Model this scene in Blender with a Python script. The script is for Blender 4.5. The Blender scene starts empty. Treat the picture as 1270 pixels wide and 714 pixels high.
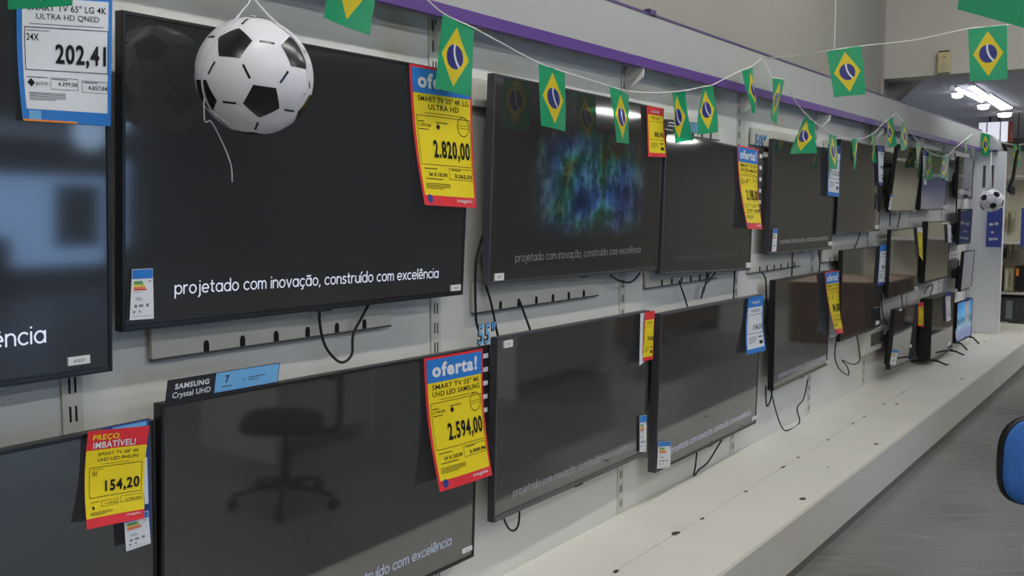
import bpy, bmesh, math, random
import numpy as np
from mathutils import Vector, Matrix

random.seed(7)
SC = bpy.context.scene
COL = SC.collection

# ------------------------------------------------------------------ camera
FPX, YAW, PITCH = 1181.09, 0.6251, 0.0844
CAM = Vector((0.0, -2.06, 1.6484))
FW = Vector((math.cos(YAW) * math.cos(PITCH), math.sin(YAW) * math.cos(PITCH), -math.sin(PITCH)))
RT = Vector((math.sin(YAW), -math.cos(YAW), 0))
UP = RT.cross(FW)
cd = bpy.data.cameras.new('camera')
cam = bpy.data.objects.new('camera', cd)
COL.objects.link(cam)
cd.sensor_fit = 'HORIZONTAL'
cd.sensor_width = 36.0
cd.lens = 36.0 * FPX / 1270.0
cd.clip_start = 0.02
m3 = Matrix((RT, UP, -FW)).transposed()
cam.matrix_world = Matrix.Translation(CAM) @ m3.to_4x4()
SC.camera = cam

# ------------------------------------------------------------------ world, exposure, area lights
W = bpy.data.worlds.new('world')
SC.world = W
W.use_nodes = True
W.node_tree.nodes['Background'].inputs[0].default_value = (0.9, 0.95, 1.0, 1)
W.node_tree.nodes['Background'].inputs[1].default_value = 0.25
SC.view_settings.view_transform = 'Standard'
SC.view_settings.look = 'None'
SC.view_settings.gamma = 1.0
SC.view_settings.use_curve_mapping = False
SC.view_settings.exposure = 0.0
SC.cycles.use_denoising = True
SC.cycles.max_bounces = 8
SC.cycles.diffuse_bounces = 5
SC.cycles.sample_clamp_indirect = 4.0
LAMP_EMIT = 66.0       # strength of the shop's ceiling tubes
SPOT_EMIT = 8.0      # fittings over the far end
PANEL_EMIT = 11.0      # lit panels
HI, LOW = 4.0, 2.74   # ceilings
BEAM_X = 7.743
YF = -8.5             # opposite side of the shop


# ------------------------------------------------------------------ helpers
def ray(px, py):
    return (FW * FPX + RT * (px - 635.0) - UP * (py - 357.0)).normalized()


def hit(px, py, point, normal):
    d = ray(px, py)
    t = (Vector(point) - CAM).dot(Vector(normal)) / d.dot(Vector(normal))
    return CAM + d * t


def hy(px, py, y):
    return hit(px, py, (0, y, 0), (0, 1, 0))


def hx(px, py, x):
    return hit(px, py, (x, 0, 0), (1, 0, 0))


def hz(px, py, z):
    return hit(px, py, (0, 0, z), (0, 0, 1))


def hd(px, py, depth):
    d = ray(px, py)
    return CAM + d * (depth / d.dot(FW))


MATS = {}


def lin(c):
    return tuple(((v / 255.0) / 12.92 if v / 255.0 <= 0.04045 else ((v / 255.0 + 0.055) / 1.055) ** 2.4) for v in c)


def mat(name, rgb, rough=0.5, spec=0.5, metal=0.0, emit=0.0, ecol=None, noise=0.0, nscale=8.0, bump=0.0):
    if name in MATS:
        return MATS[name]
    m = bpy.data.materials.new(name)
    m.use_nodes = True
    nt = m.node_tree
    b = nt.nodes['Principled BSDF']
    c = lin(rgb)
    b.inputs['Base Color'].default_value = (*c, 1)
    b.inputs['Roughness'].default_value = rough
    b.inputs['Specular IOR Level'].default_value = spec
    b.inputs['Metallic'].default_value = metal
    if emit:
        e = lin(ecol or rgb)
        b.inputs['Emission Color'].default_value = (*e, 1)
        b.inputs['Emission Strength'].default_value = emit
    if noise or bump:
        tc = nt.nodes.new('ShaderNodeTexCoord')
        n = nt.nodes.new('ShaderNodeTexNoise')
        n.inputs['Scale'].default_value = nscale
        n.inputs['Detail'].default_value = 5
        nt.links.new(tc.outputs['Object'], n.inputs['Vector'])
        if noise:
            mr = nt.nodes.new('ShaderNodeMapRange')
            mr.inputs[1].default_value = 0.3
            mr.inputs[2].default_value = 0.7
            mr.inputs[3].default_value = 1 - noise
            mr.inputs[4].default_value = 1 + noise
            nt.links.new(n.outputs['Fac'], mr.inputs[0])
            mx = nt.nodes.new('ShaderNodeVectorMath')
            mx.operation = 'SCALE'
            mx.inputs[0].default_value = c
            nt.links.new(mr.outputs[0], mx.inputs['Scale'])
            nt.links.new(mx.outputs[0], b.inputs['Base Color'])
        if bump:
            bp = nt.nodes.new('ShaderNodeBump')
            bp.inputs['Strength'].default_value = bump
            bp.inputs['Distance'].default_value = 0.003
            nt.links.new(n.outputs['Fac'], bp.inputs['Height'])
            nt.links.new(bp.outputs[0], b.inputs['Normal'])
    MATS[name] = m
    return m


class MB:
    """collects shapes into one mesh"""

    def __init__(s):
        s.v, s.f, s.uv, s.smooth = [], [], {}, False

    def add(s, vs, fs):
        o = len(s.v)
        s.v += [tuple(p) for p in vs]
        s.f += [tuple(i + o for i in f) for f in fs]

    def box(s, a, b, M=None, bev=0.0):
        x0, y0, z0 = a
        x1, y1, z1 = b
        if bev <= 0:
            vs = [(x0, y0, z0), (x1, y0, z0), (x1, y1, z0), (x0, y1, z0), (x0, y0, z1), (x1, y0, z1), (x1, y1, z1), (x0, y1, z1)]
            fs = [(3, 2, 1, 0), (4, 5, 6, 7), (0, 1, 5, 4), (1, 2, 6, 5), (2, 3, 7, 6), (3, 0, 4, 7)]
        else:
            bm = bmesh.new()
            bmesh.ops.create_cube(bm, size=1.0)
            for v in bm.verts:
                v.co = Vector(((x0 + x1) / 2 + v.co.x * (x1 - x0), (y0 + y1) / 2 + v.co.y * (y1 - y0), (z0 + z1) / 2 + v.co.z * (z1 - z0)))
            bmesh.ops.bevel(bm, geom=bm.edges[:], offset=bev, segments=2, affect='EDGES', profile=0.6)
            bm.verts.index_update()
            vs = [v.co.copy() for v in bm.verts]
            fs = [tuple(v.index for v in f.verts) for f in bm.faces]
            bm.free()
        if M is not None:
            vs = [M @ Vector(p) for p in vs]
        s.add(vs, fs)
        return s

    def prism(s, poly, y0, y1, M=None):
        """poly in xz, extruded along y"""
        n = len(poly)
        vs = [Vector((x, y0, z)) for x, z in poly] + [Vector((x, y1, z)) for x, z in poly]
        if M is not None:
            vs = [M @ p for p in vs]
        fs = [tuple(range(n)), tuple(range(2 * n - 1, n - 1, -1))]
        for i in range(n):
            j = (i + 1) % n
            fs.append((j, i, n + i, n + j))
        s.add(vs, fs)
        return s

    def tube(s, pts, r, seg=8, close=True):
        P = [Vector(p) for p in pts]
        n = len(P)
        prev = None
        rings = []
        vs = []
        for i in range(n):
            t = (P[min(i + 1, n - 1)] - P[max(i - 1, 0)])
            if t.length < 1e-9:
                t = Vector((0, 0, 1))
            t.normalize()
            a = prev if prev is not None else (Vector((0, 0, 1)) if abs(t.z) < 0.9 else Vector((1, 0, 0)))
            a = (a - t * a.dot(t))
            if a.length < 1e-6:
                a = t.orthogonal()
            a.normalize()
            prev = a
            b = t.cross(a)
            rr = r[i] if isinstance(r, (list, tuple)) else r
            for k in range(seg):
                th = 2 * math.pi * k / seg
                vs.append(P[i] + a * math.cos(th) * rr + b * math.sin(th) * rr)
        fs = []
        for i in range(n - 1):
            for k in range(seg):
                k2 = (k + 1) % seg
                fs.append((i * seg + k, i * seg + k2, (i + 1) * seg + k2, (i + 1) * seg + k))
        if close:
            fs.append(tuple(range(seg - 1, -1, -1)))
            fs.append(tuple((n - 1) * seg + k for k in range(seg)))
        s.add(vs, fs)
        return s

    def disc(s, c, r, y, seg=24):
        vs = [(c[0] + r * math.cos(2 * math.pi * k / seg), y, c[1] + r * math.sin(2 * math.pi * k / seg)) for k in range(seg)]
        s.add(vs, [tuple(range(seg))])
        return s

    def map(s, fn):
        s.v = [tuple(fn(Vector(p))) for p in s.v]
        return s

    def build(s, name, material, parent=None, smooth=False):
        me = bpy.data.meshes.new(name)
        me.from_pydata(s.v, [], s.f)
        me.update()
        if smooth or s.smooth:
            for p in me.polygons:
                p.use_smooth = True
        if material is not None:
            me.materials.append(material)
        o = bpy.data.objects.new(name, me)
        COL.objects.link(o)
        if parent is not None:
            o.parent = parent
        return o


def tag(o, label=None, cat=None, group=None, kind=None):
    if label:
        o['label'] = label
    if cat:
        o['category'] = cat
    if group:
        o['group'] = group
    if kind:
        o['kind'] = kind
    return o


def empty(name, loc=(0, 0, 0), M=None):
    o = bpy.data.objects.new(name, None)
    o.empty_display_size = 0.05
    COL.objects.link(o)
    if M is not None:
        o.matrix_world = M
    else:
        o.location = loc
    return o


def spline(pts, n=6):
    P = [Vector(p) for p in pts]
    out = []
    for i in range(len(P) - 1):
        p0 = P[max(i - 1, 0)]
        p1, p2 = P[i], P[i + 1]
        p3 = P[min(i + 2, len(P) - 1)]
        for k in range(n):
            t = k / n
            out.append(0.5 * ((2 * p1) + (p2 - p0) * t + (2 * p0 - 5 * p1 + 4 * p2 - p3) * t * t + (3 * p1 - p0 - 3 * p2 + p3) * t ** 3))
    out.append(P[-1])
    return out


# ---- lettering -----------------------------------------------------------
_tc = {}


def text_shape(s, bold=0.0):
    """flat letters of the built-in font: (verts2d, faces, bbox)"""
    key = (s, bold)
    if key in _tc:
        return _tc[key]
    cu = bpy.data.curves.new('t', 'FONT')
    cu.body = s
    cu.resolution_u = 3
    cu.offset = bold
    cu.space_character = 1.0 + bold * 4
    ob = bpy.data.objects.new('t', cu)
    COL.objects.link(ob)
    dg = bpy.context.evaluated_depsgraph_get()
    me = bpy.data.meshes.new_from_object(ob.evaluated_get(dg))
    vs = [(v.co.x, v.co.y) for v in me.vertices]
    fs = [tuple(p.vertices) for p in me.polygons]
    bpy.data.objects.remove(ob)
    bpy.data.curves.remove(cu)
    bpy.data.meshes.remove(me)
    xs = [v[0] for v in vs] or [0, 1]
    ys = [v[1] for v in vs] or [0, 1]
    _tc[key] = (vs, fs, (min(xs), min(ys), max(xs), max(ys)))
    return _tc[key]


def fit_text(s, box, bold=0.0):
    """letters scaled into box (u0,v0,u1,v1), v downwards"""
    vs, fs, (x0, y0, x1, y1) = text_shape(s, bold)
    u0, v0, u1, v1 = box
    return [(u0 + (x - x0) / (x1 - x0) * (u1 - u0), v1 - (y - y0) / (y1 - y0) * (v1 - v0)) for x, y in vs], fs


# rounded geometric stroke letters of the on-screen slogan
def _arc(cx, cy, r, a0, a1, n=14, ry=None):
    ry = ry or r
    return [(cx + r * math.cos(math.radians(a0 + (a1 - a0) * k / n)), cy + ry * math.sin(math.radians(a0 + (a1 - a0) * k / n))) for k in range(n + 1)]


def glyph(ch):
    o = _arc(.45, .5, .45, 0, 360, 24, .5)
    G = {
        'o': ([o], .9), 'a': ([o, [(.9, 0), (.9, 1)]], .92), 'd': ([o, [(.9, 0), (.9, 1.55)]], .92),
        'p': ([o, [(0, -.5), (0, 1)]], .9),
        'c': ([_arc(.45, .5, .45, 48, 312, 18, .5)], .78),
        'e': ([[(.02, .5), (.88, .5)] , _arc(.45, .5, .45, 0, 312, 20, .5)], .9),
        'r': ([[(0, 0), (0, 1)], _arc(.38, .6, .38, 180, 75, 8, .4)], .5),
        'j': ([[(.25, 1), (.25, -.25)] + _arc(.0, -.25, .25, 0, -80, 6), [(.25, 1.38), (.25, 1.42)]], .3),
        't': ([[(.22, 1.4), (.22, .25)] + _arc(.45, .25, .23, 180, 280, 6), [(0, 1), (.5, 1)]], .52),
        'm': ([[(0, 0), (0, 1)], _arc(.3, .62, .3, 180, 0, 10, .38) + [(.6, 0)], _arc(.9, .62, .3, 180, 0, 10, .38) + [(1.2, 0)]], 1.2),
        'n': ([[(0, 0), (0, 1)], _arc(.38, .6, .38, 180, 0, 10, .4) + [(.76, 0)]], .76),
        'i': ([[(0, 0), (0, 1)], [(0, 1.38), (0, 1.42)]], .02),
        'l': ([[(0, 0), (0, 1.55)]], .02),
        'v': ([[(0, 1), (.4, 0), (.8, 1)]], .8),
        'x': ([[(0, 0), (.75, 1)], [(0, 1), (.75, 0)]], .75),
        'u': ([[(.76, 1), (.76, 0)], [(0, 1), (0, .4)] + _arc(.38, .4, .38, 180, 360, 10, .4)], .76),
        's': ([[(.62, .85), (.45, 1), (.2, 1), (.06, .85), (.08, .66), (.3, .53), (.5, .45), (.64, .3), (.58, .1), (.4, 0), (.18, 0), (.02, .14)]], .64),
        ',': ([[(.08, .02), (0, -.28)]], .12),
        ' ': ([], .3),
    }
    if ch == 'ç':
        s, w = glyph('c')
        return s + [[(.48, -.05), (.55, -.25), (.42, -.42), (.3, -.4)]], w
    if ch == 'ã':
        s, w = glyph('a')
        return s + [[(.12, 1.28), (.28, 1.4), (.45, 1.33), (.62, 1.26), (.8, 1.4)]], w
    if ch == 'ê':
        s, w = glyph('e')
        return s + [[(.2, 1.25), (.45, 1.5), (.7, 1.25)]], w
    if ch == 'í':
        return [[(0, 0), (0, 1)], [(-.02, 1.25), (.18, 1.52)]], .02
    return G[ch]


def ribbon(path, w):
    n = len(path)
    vs, fs = [], []
    for i in range(n):
        a = path[max(i - 1, 0)]
        b = path[min(i + 1, n - 1)]
        dx, dy = b[0] - a[0], b[1] - a[1]
        L = math.hypot(dx, dy) or 1
        nx, ny = -dy / L * w / 2, dx / L * w / 2
        if 0 < i < n - 1:     # mitre
            ax, ay = path[i][0] - path[i - 1][0], path[i][1] - path[i - 1][1]
            la = math.hypot(ax, ay) or 1
            ca = max(.35, (ax * dx + ay * dy) / la / L)
            nx, ny = nx / ca, ny / ca
        x, y = path[i]
        if i == 0:
            x -= dx / L * w / 2 * .7; y -= dy / L * w / 2 * .7
        if i == n - 1:
            x += dx / L * w / 2 * .7; y += dy / L * w / 2 * .7
        vs += [(x + nx, y + ny), (x - nx, y - ny)]
    for i in range(n - 1):
        fs.append((2 * i, 2 * i + 1, 2 * i + 3, 2 * i + 2))
    return vs, fs


def slogan_shape(s, weight=.17, gap=.3):
    V, F, x = [], [], 0
    for ch in s:
        st, w = glyph(ch)
        for p in st:
            vs, fs = ribbon(p, weight)
            o = len(V)
            V += [(a + x, b) for a, b in vs]
            F += [tuple(i + o for i in f) for f in fs]
        x += w + gap
    return V, F, x - gap


SLOGAN = 'projetado com inovação, construído com excelência'

# ------------------------------------------------------------------ materials
M_wall = mat('wall_panel', (222, 222, 218), .45, .4, noise=.02, nscale=1.5)
M_upper = mat('upper_wall', (158, 155, 146), .8, .2, noise=.03, nscale=.8)
M_ceil = mat('ceiling_paint', (205, 206, 210), .9, .2)
M_plat = mat('platform_laminate', (236, 234, 226), .38, .45, noise=.03, nscale=2.5)
M_fascia = mat('platform_fascia', (214, 211, 203), .45, .4, noise=.02, nscale=2)
M_kick = mat('kick_plinth', (120, 118, 114), .6, .3)
M_seam = mat('seam_dark', (92, 90, 86), .8, .1)
M_chip = mat('chipped_board', (88, 76, 66), .9, .1)
M_up = mat('slotted_steel', (206, 206, 198), .45, .4)
M_slot = mat('slot_dark', (40, 40, 38), .8, .1)
M_head = mat('header_panel', (168, 170, 168), .5, .35, noise=.015, nscale=1.2)
M_purple = mat('purple_band', (88, 52, 132), .45, .4)
M_violet_edge = mat('purple_edge', (82, 62, 110), .5, .4)
M_rail = mat('rail_metal', (206, 205, 196), .45, .4)
M_bezel = mat('tv_black_plastic', (24, 24, 26), .35, .5)
M_bezel_g = mat('tv_grey_plastic', (62, 62, 68), .38, .5)
M_chin = mat('tv_chin_grey', (92, 92, 94), .35, .5, metal=.3)
M_rear = mat('tv_rear_shell', (22, 22, 23), .6, .4)
M_brack = mat('tv_bracket_steel', (70, 70, 70), .5, .5, metal=.6)
M_sticker = mat('white_sticker', (232, 232, 232), .5, .4)
M_ink = mat('black_ink', (22, 22, 24), .6, .2)
M_greyink = mat('grey_ink', (120, 122, 130), .6, .2)
M_yellow = mat('yellow_card', (238, 214, 30), .5, .35)
M_red = mat('red_card', (226, 52, 62), .5, .35)
M_blue = mat('blue_card', (42, 122, 206), .5, .35)
M_navy = mat('navy_card', (40, 66, 140), .5, .35)
M_white = mat('white_card', (226, 229, 236), .5, .35)
M_orange = mat('orange_ink', (238, 140, 44), .5, .3)
M_green_ink = mat('green_ink', (60, 160, 70), .5, .3)
M_cable = mat('black_cable', (26, 26, 26), .5, .4)
M_string = mat('white_string', (232, 232, 226), .6, .3)
M_ball = mat('ball_white_vinyl', (232, 230, 238), .28, .5, noise=.02, nscale=9, bump=.15)
M_ballk = mat('ball_black_print', (24, 25, 27), .25, .5)
M_lightblue = mat('light_blue_print', (112, 176, 228), .45, .4)
M_topblack = mat('topper_black', (36, 36, 40), .45, .4)


def screen_mat(name, glow=(0.5, 0.55, 0.60), k=0.014, ior=2.35, rough=.05):
    m = bpy.data.materials.new(name)
    m.use_nodes = True
    b = m.node_tree.nodes['Principled BSDF']
    b.inputs['Base Color'].default_value = (.012, .012, .013, 1)
    b.inputs['Roughness'].default_value = rough
    b.inputs['IOR'].default_value = ior
    b.inputs['Specular IOR Level'].default_value = .5
    b.inputs['Emission Color'].default_value = (*glow, 1)
    b.inputs['Emission Strength'].default_value = k  # backlight black level, raised to paint in haze reflected by the glass
    return m


M_screen = screen_mat('tv_screen_glass')
M_screen_matt = screen_mat('tv_screen_matt', k=.024, ior=1.55, rough=.07)
M_screen_semi = screen_mat('tv_screen_semi', k=.024, ior=1.8, rough=.05)


def city_reflection():
    """a reflection of blue city lights, painted as glow on the glass"""
    m = screen_mat('tv_city_reflection', ior=1.8)
    nt = m.node_tree
    b = nt.nodes['Principled BSDF']
    tc = nt.nodes.new('ShaderNodeTexCoord')
    mp = nt.nodes.new('ShaderNodeMapping')
    mp.inputs['Scale'].default_value = (13, 9, 9)
    n1 = nt.nodes.new('ShaderNodeTexNoise')
    n1.inputs['Scale'].default_value = 1.0
    n1.inputs['Detail'].default_value = 6
    n1.inputs['Roughness'].default_value = .7
    nt.links.new(tc.outputs['Object'], mp.inputs['Vector'])
    nt.links.new(mp.outputs[0], n1.inputs['Vector'])
    n2 = nt.nodes.new('ShaderNodeTexNoise')
    n2.inputs['Scale'].default_value = 5.0
    n2.inputs['Detail'].default_value = 1
    nt.links.new(tc.outputs['Object'], n2.inputs['Vector'])
    cr = nt.nodes.new('ShaderNodeValToRGB')
    el = cr.color_ramp.elements
    el[0].position, el[0].color = .3, (.02, .05, .22, 1)
    el[1].position, el[1].color = .76, (.26, .07, .05, 1)
    for p, c in ((.42, (.05, .16, .44, 1)), (.5, (.10, .30, .46, 1)), (.58, (.04, .26, .22, 1)), (.67, (.16, .17, .06, 1))):
        e = el.new(p)
        e.color = c
    nt.links.new(n2.outputs['Fac'], cr.inputs[0])
    pw = nt.nodes.new('ShaderNodeMapRange')
    pw.inputs[1].default_value = .46
    pw.inputs[2].default_value = .68
    pw.inputs[3].default_value = .03
    pw.inputs[4].default_value = .46
    nt.links.new(n1.outputs['Fac'], pw.inputs[0])
    # soft window where the painted reflection glows
    gx = nt.nodes.new('ShaderNodeSeparateXYZ')
    nt.links.new(tc.outputs['Object'], gx.inputs[0])

    def bump(sock, c, w):
        a = nt.nodes.new('ShaderNodeMath'); a.operation = 'SUBTRACT'; a.inputs[1].default_value = c
        nt.links.new(sock, a.inputs[0])
        d = nt.nodes.new('ShaderNodeMath'); d.operation = 'DIVIDE'; d.inputs[1].default_value = w
        nt.links.new(a.outputs[0], d.inputs[0])
        q = nt.nodes.new('ShaderNodeMath'); q.operation = 'POWER'; q.inputs[1].default_value = 4
        ab = nt.nodes.new('ShaderNodeMath'); ab.operation = 'ABSOLUTE'
        nt.links.new(d.outputs[0], ab.inputs[0])
        nt.links.new(ab.outputs[0], q.inputs[0])
        return q.outputs[0]
    s = nt.nodes.new('ShaderNodeMath'); s.operation = 'ADD'
    nt.links.new(bump(gx.outputs['X'], .06, .40), s.inputs[0])
    nt.links.new(bump(gx.outputs['Z'], .36, .19), s.inputs[1])
    inv = nt.nodes.new('ShaderNodeMapRange')
    inv.inputs[1].default_value = 1.6
    inv.inputs[2].default_value = .0
    inv.inputs[3].default_value = 0.0
    inv.inputs[4].default_value = 1.0
    nt.links.new(s.outputs[0], inv.inputs[0])
    mu = nt.nodes.new('ShaderNodeMath'); mu.operation = 'MULTIPLY'
    nt.links.new(inv.outputs[0], mu.inputs[0])
    nt.links.new(pw.outputs[0], mu.inputs[1])
    mg = nt.nodes.new('ShaderNodeMix'); mg.data_type = 'RGBA'
    mg.inputs[6].default_value = (.2, .195, .18, 1)  # grey haze of the reflected room, painted as glow
    nt.links.new(inv.outputs[0], mg.inputs[0]); nt.links.new(cr.outputs[0], mg.inputs[7])
    nt.links.new(mg.outputs[2], b.inputs['Emission Color'])
    ab2 = nt.nodes.new('ShaderNodeMath'); ab2.operation = 'ADD'; ab2.inputs[1].default_value = .07
    nt.links.new(mu.outputs[0], ab2.inputs[0])
    nt.links.new(ab2.outputs[0], b.inputs['Emission Strength'])
    return m


def picture_or_reflection(name, stops, axis='Z', k=.5):
    """a lit picture or painted reflection running through bands of colour from the bottom of the screen up"""
    m = screen_mat(name)
    nt = m.node_tree
    b = nt.nodes['Principled BSDF']
    tc = nt.nodes.new('ShaderNodeTexCoord')
    sp = nt.nodes.new('ShaderNodeSeparateXYZ')
    nt.links.new(tc.outputs['Generated'], sp.inputs[0])
    n = nt.nodes.new('ShaderNodeTexNoise')
    n.inputs['Scale'].default_value = 4
    nt.links.new(tc.outputs['Generated'], n.inputs['Vector'])
    ad = nt.nodes.new('ShaderNodeMath'); ad.operation = 'MULTIPLY_ADD'
    ad.inputs[1].default_value = .25
    nt.links.new(n.outputs['Fac'], ad.inputs[0])
    nt.links.new(sp.outputs[axis], ad.inputs[2])
    cr = nt.nodes.new('ShaderNodeValToRGB')
    el = cr.color_ramp.elements
    el[0].position, el[0].color = stops[0][0], (*lin(stops[0][1]), 1)
    el[1].position, el[1].color = stops[-1][0], (*lin(stops[-1][1]), 1)
    for p, c in stops[1:-1]:
        e = el.new(p)
        e.color = (*lin(c), 1)
    nt.links.new(ad.outputs[0], cr.inputs[0])
    nt.links.new(cr.outputs[0], b.inputs['Emission Color'])
    b.inputs['Emission Strength'].default_value = k
    return m


def floor_mat():
    m = bpy.data.materials.new('worn_grey_floor')
    m.use_nodes = True
    nt = m.node_tree
    b = nt.nodes['Principled BSDF']
    tc = nt.nodes.new('ShaderNodeTexCoord')
    n = nt.nodes.new('ShaderNodeTexNoise')
    n.inputs['Scale'].default_value = 1.1
    n.inputs['Detail'].default_value = 6
    mp = nt.nodes.new('ShaderNodeMapping')
    mp.vector_type = 'TEXTURE'
    mp.inputs['Rotation'].default_value = (0, 0, -.85)
    mp.inputs['Scale'].default_value = (1.2, .09, 1)
    n2 = nt.nodes.new('ShaderNodeTexNoise')
    n2.inputs['Scale'].default_value = 2.0
    n2.inputs['Detail'].default_value = 6
    n2.inputs['Roughness'].default_value = .75
    nt.links.new(tc.outputs['Object'], n.inputs['Vector'])
    nt.links.new(tc.outputs['Object'], mp.inputs['Vector'])
    nt.links.new(mp.outputs[0], n2.inputs['Vector'])
    a = nt.nodes.new('ShaderNodeMath'); a.operation = 'ADD'
    nt.links.new(n.outputs['Fac'], a.inputs[0])
    nt.links.new(n2.outputs['Fac'], a.inputs[1])
    cr = nt.nodes.new('ShaderNodeValToRGB')
    el = cr.color_ramp.elements
    el[0].position, el[0].color = .78, (*lin((96, 99, 97)), 1)
    el[1].position, el[1].color = 1.0, (*lin((122, 125, 122)), 1)
    e = el.new(.9); e.color = (*lin((110, 113, 110)), 1)
    nt.links.new(a.outputs[0], cr.inputs[0])
    n3 = nt.nodes.new('ShaderNodeTexNoise')
    n3.inputs['Scale'].default_value = .9
    n3.inputs['Detail'].default_value = 1
    n3.inputs['Distortion'].default_value = .15
    mp3 = nt.nodes.new('ShaderNodeMapping')
    mp3.vector_type = 'TEXTURE'
    mp3.inputs['Rotation'].default_value = (0, 0, -1.0)
    mp3.inputs['Scale'].default_value = (2.2, .16, 1)
    nt.links.new(tc.outputs['Object'], mp3.inputs['Vector'])
    nt.links.new(mp3.outputs[0], n3.inputs['Vector'])
    ring = nt.nodes.new('ShaderNodeMath'); ring.operation = 'MULTIPLY_ADD'
    ring.inputs[1].default_value = 6.0; ring.inputs[2].default_value = 0.0
    nt.links.new(n3.outputs['Fac'], ring.inputs[0])
    fr = nt.nodes.new('ShaderNodeMath'); fr.operation = 'PINGPONG'; fr.inputs[1].default_value = .5
    nt.links.new(ring.outputs[0], fr.inputs[0])
    lt = nt.nodes.new('ShaderNodeMapRange')
    lt.inputs[1].default_value = .0; lt.inputs[2].default_value = .045; lt.inputs[3].default_value = 1.0; lt.inputs[4].default_value = 0.0
    nt.links.new(fr.outputs[0], lt.inputs[0])
    mk = nt.nodes.new('ShaderNodeMapRange')
    mk.inputs[1].default_value = .5; mk.inputs[2].default_value = .64; mk.inputs[3].default_value = 0.0; mk.inputs[4].default_value = .55
    n4 = nt.nodes.new('ShaderNodeTexNoise'); n4.inputs['Scale'].default_value = 2.3; n4.inputs['Detail'].default_value = 2
    nt.links.new(tc.outputs['Object'], n4.inputs['Vector'])
    nt.links.new(n4.outputs['Fac'], mk.inputs[0])
    fm = nt.nodes.new('ShaderNodeMath'); fm.operation = 'MULTIPLY'
    nt.links.new(lt.outputs[0], fm.inputs[0]); nt.links.new(mk.outputs[0], fm.inputs[1])
    mxs = nt.nodes.new('ShaderNodeMix'); mxs.data_type = 'RGBA'
    mxs.inputs[7].default_value = (*lin((178, 182, 178)), 1)
    nt.links.new(fm.outputs[0], mxs.inputs[0]); nt.links.new(cr.outputs[0], mxs.inputs[6])
    nt.links.new(mxs.outputs[2], b.inputs['Base Color'])
    b.inputs['Roughness'].default_value = .38
    b.inputs['Specular IOR Level'].default_value = .4
    return m


def flag_mat():
    """green sheet, yellow lozenge, blue disc with a white band; drawn in the sheet's own UV"""
    m = bpy.data.materials.new('flag_print')
    m.use_nodes = True
    nt = m.node_tree
    b = nt.nodes['Principled BSDF']
    uv = nt.nodes.new('ShaderNodeUVMap')
    sp = nt.nodes.new('ShaderNodeSeparateXYZ')
    nt.links.new(uv.outputs[0], sp.inputs[0])

    def mth(op, a, c=None, v=None):
        n = nt.nodes.new('ShaderNodeMath'); n.operation = op
        nt.links.new(a, n.inputs[0])
        if c is not None:
            nt.links.new(c, n.inputs[1])
        if v is not None:
            n.inputs[1].default_value = v
        return n.outputs[0]
    u = mth('SUBTRACT', sp.outputs['X'], v=.5)
    v = mth('SUBTRACT', sp.outputs['Y'], v=.5)
    au = mth('DIVIDE', mth('ABSOLUTE', u), v=.40)
    av = mth('DIVIDE', mth('ABSOLUTE', v), v=.42)
    loz = mth('LESS_THAN', mth('ADD', au, av), v=1.0)
    x = mth('MULTIPLY', u, v=.18)
    y = mth('MULTIPLY', v, v=.25)
    r2 = mth('ADD', mth('MULTIPLY', x, x), mth('MULTIPLY', y, y))
    disc = mth('LESS_THAN', r2, v=.043 ** 2)
    # curved band: ring about a centre outside the disc
    bx = mth('SUBTRACT', x, v=.078)
    by = mth('SUBTRACT', y, v=.03)
    rb = mth('SQRT', mth('ADD', mth('MULTIPLY', bx, bx), mth('MULTIPLY', by, by)))
    band = mth('LESS_THAN', mth('ABSOLUTE', mth('SUBTRACT', rb, v=.082)), v=.0048)
    band = mth('MULTIPLY', band, disc)

    def mix(f, a, c):
        n = nt.nodes.new('ShaderNodeMix'); n.data_type = 'RGBA'
        nt.links.new(f, n.inputs[0])
        if isinstance(a, tuple):
            n.inputs[6].default_value = (*a, 1)
        else:
            nt.links.new(a, n.inputs[6])
        n.inputs[7].default_value = (*c, 1)
        return n.outputs[2]
    c = mix(loz, lin((22, 164, 110)), lin((232, 208, 28)))
    c = mix(disc, c, lin((38, 44, 128)))
    c = mix(band, c, lin((228, 232, 238)))
    nt.links.new(c, b.inputs['Base Color'])
    b.inputs['Roughness'].default_value = .4
    out = nt.nodes['Material Output']
    tr = nt.nodes.new('ShaderNodeBsdfTranslucent')
    nt.links.new(c, tr.inputs[0])
    m1 = nt.nodes.new('ShaderNodeMixShader'); m1.inputs[0].default_value = .25
    nt.links.new(b.outputs[0], m1.inputs[1]); nt.links.new(tr.outputs[0], m1.inputs[2])
    tp = nt.nodes.new('ShaderNodeBsdfTransparent')
    nt.links.new(c, tp.inputs[0])
    m2 = nt.nodes.new('ShaderNodeMixShader'); m2.inputs[0].default_value = .13
    nt.links.new(m1.outputs[0], m2.inputs[1]); nt.links.new(tp.outputs[0], m2.inputs[2])
    nt.links.new(m2.outputs[0], out.inputs[0])
    return m


M_flag = flag_mat()

# ================================================================== THE SETTING
XL, XR = -3.5, 17.0


def struct(name, mb, m):
    return tag(mb.build(name, m), kind='structure')


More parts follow.
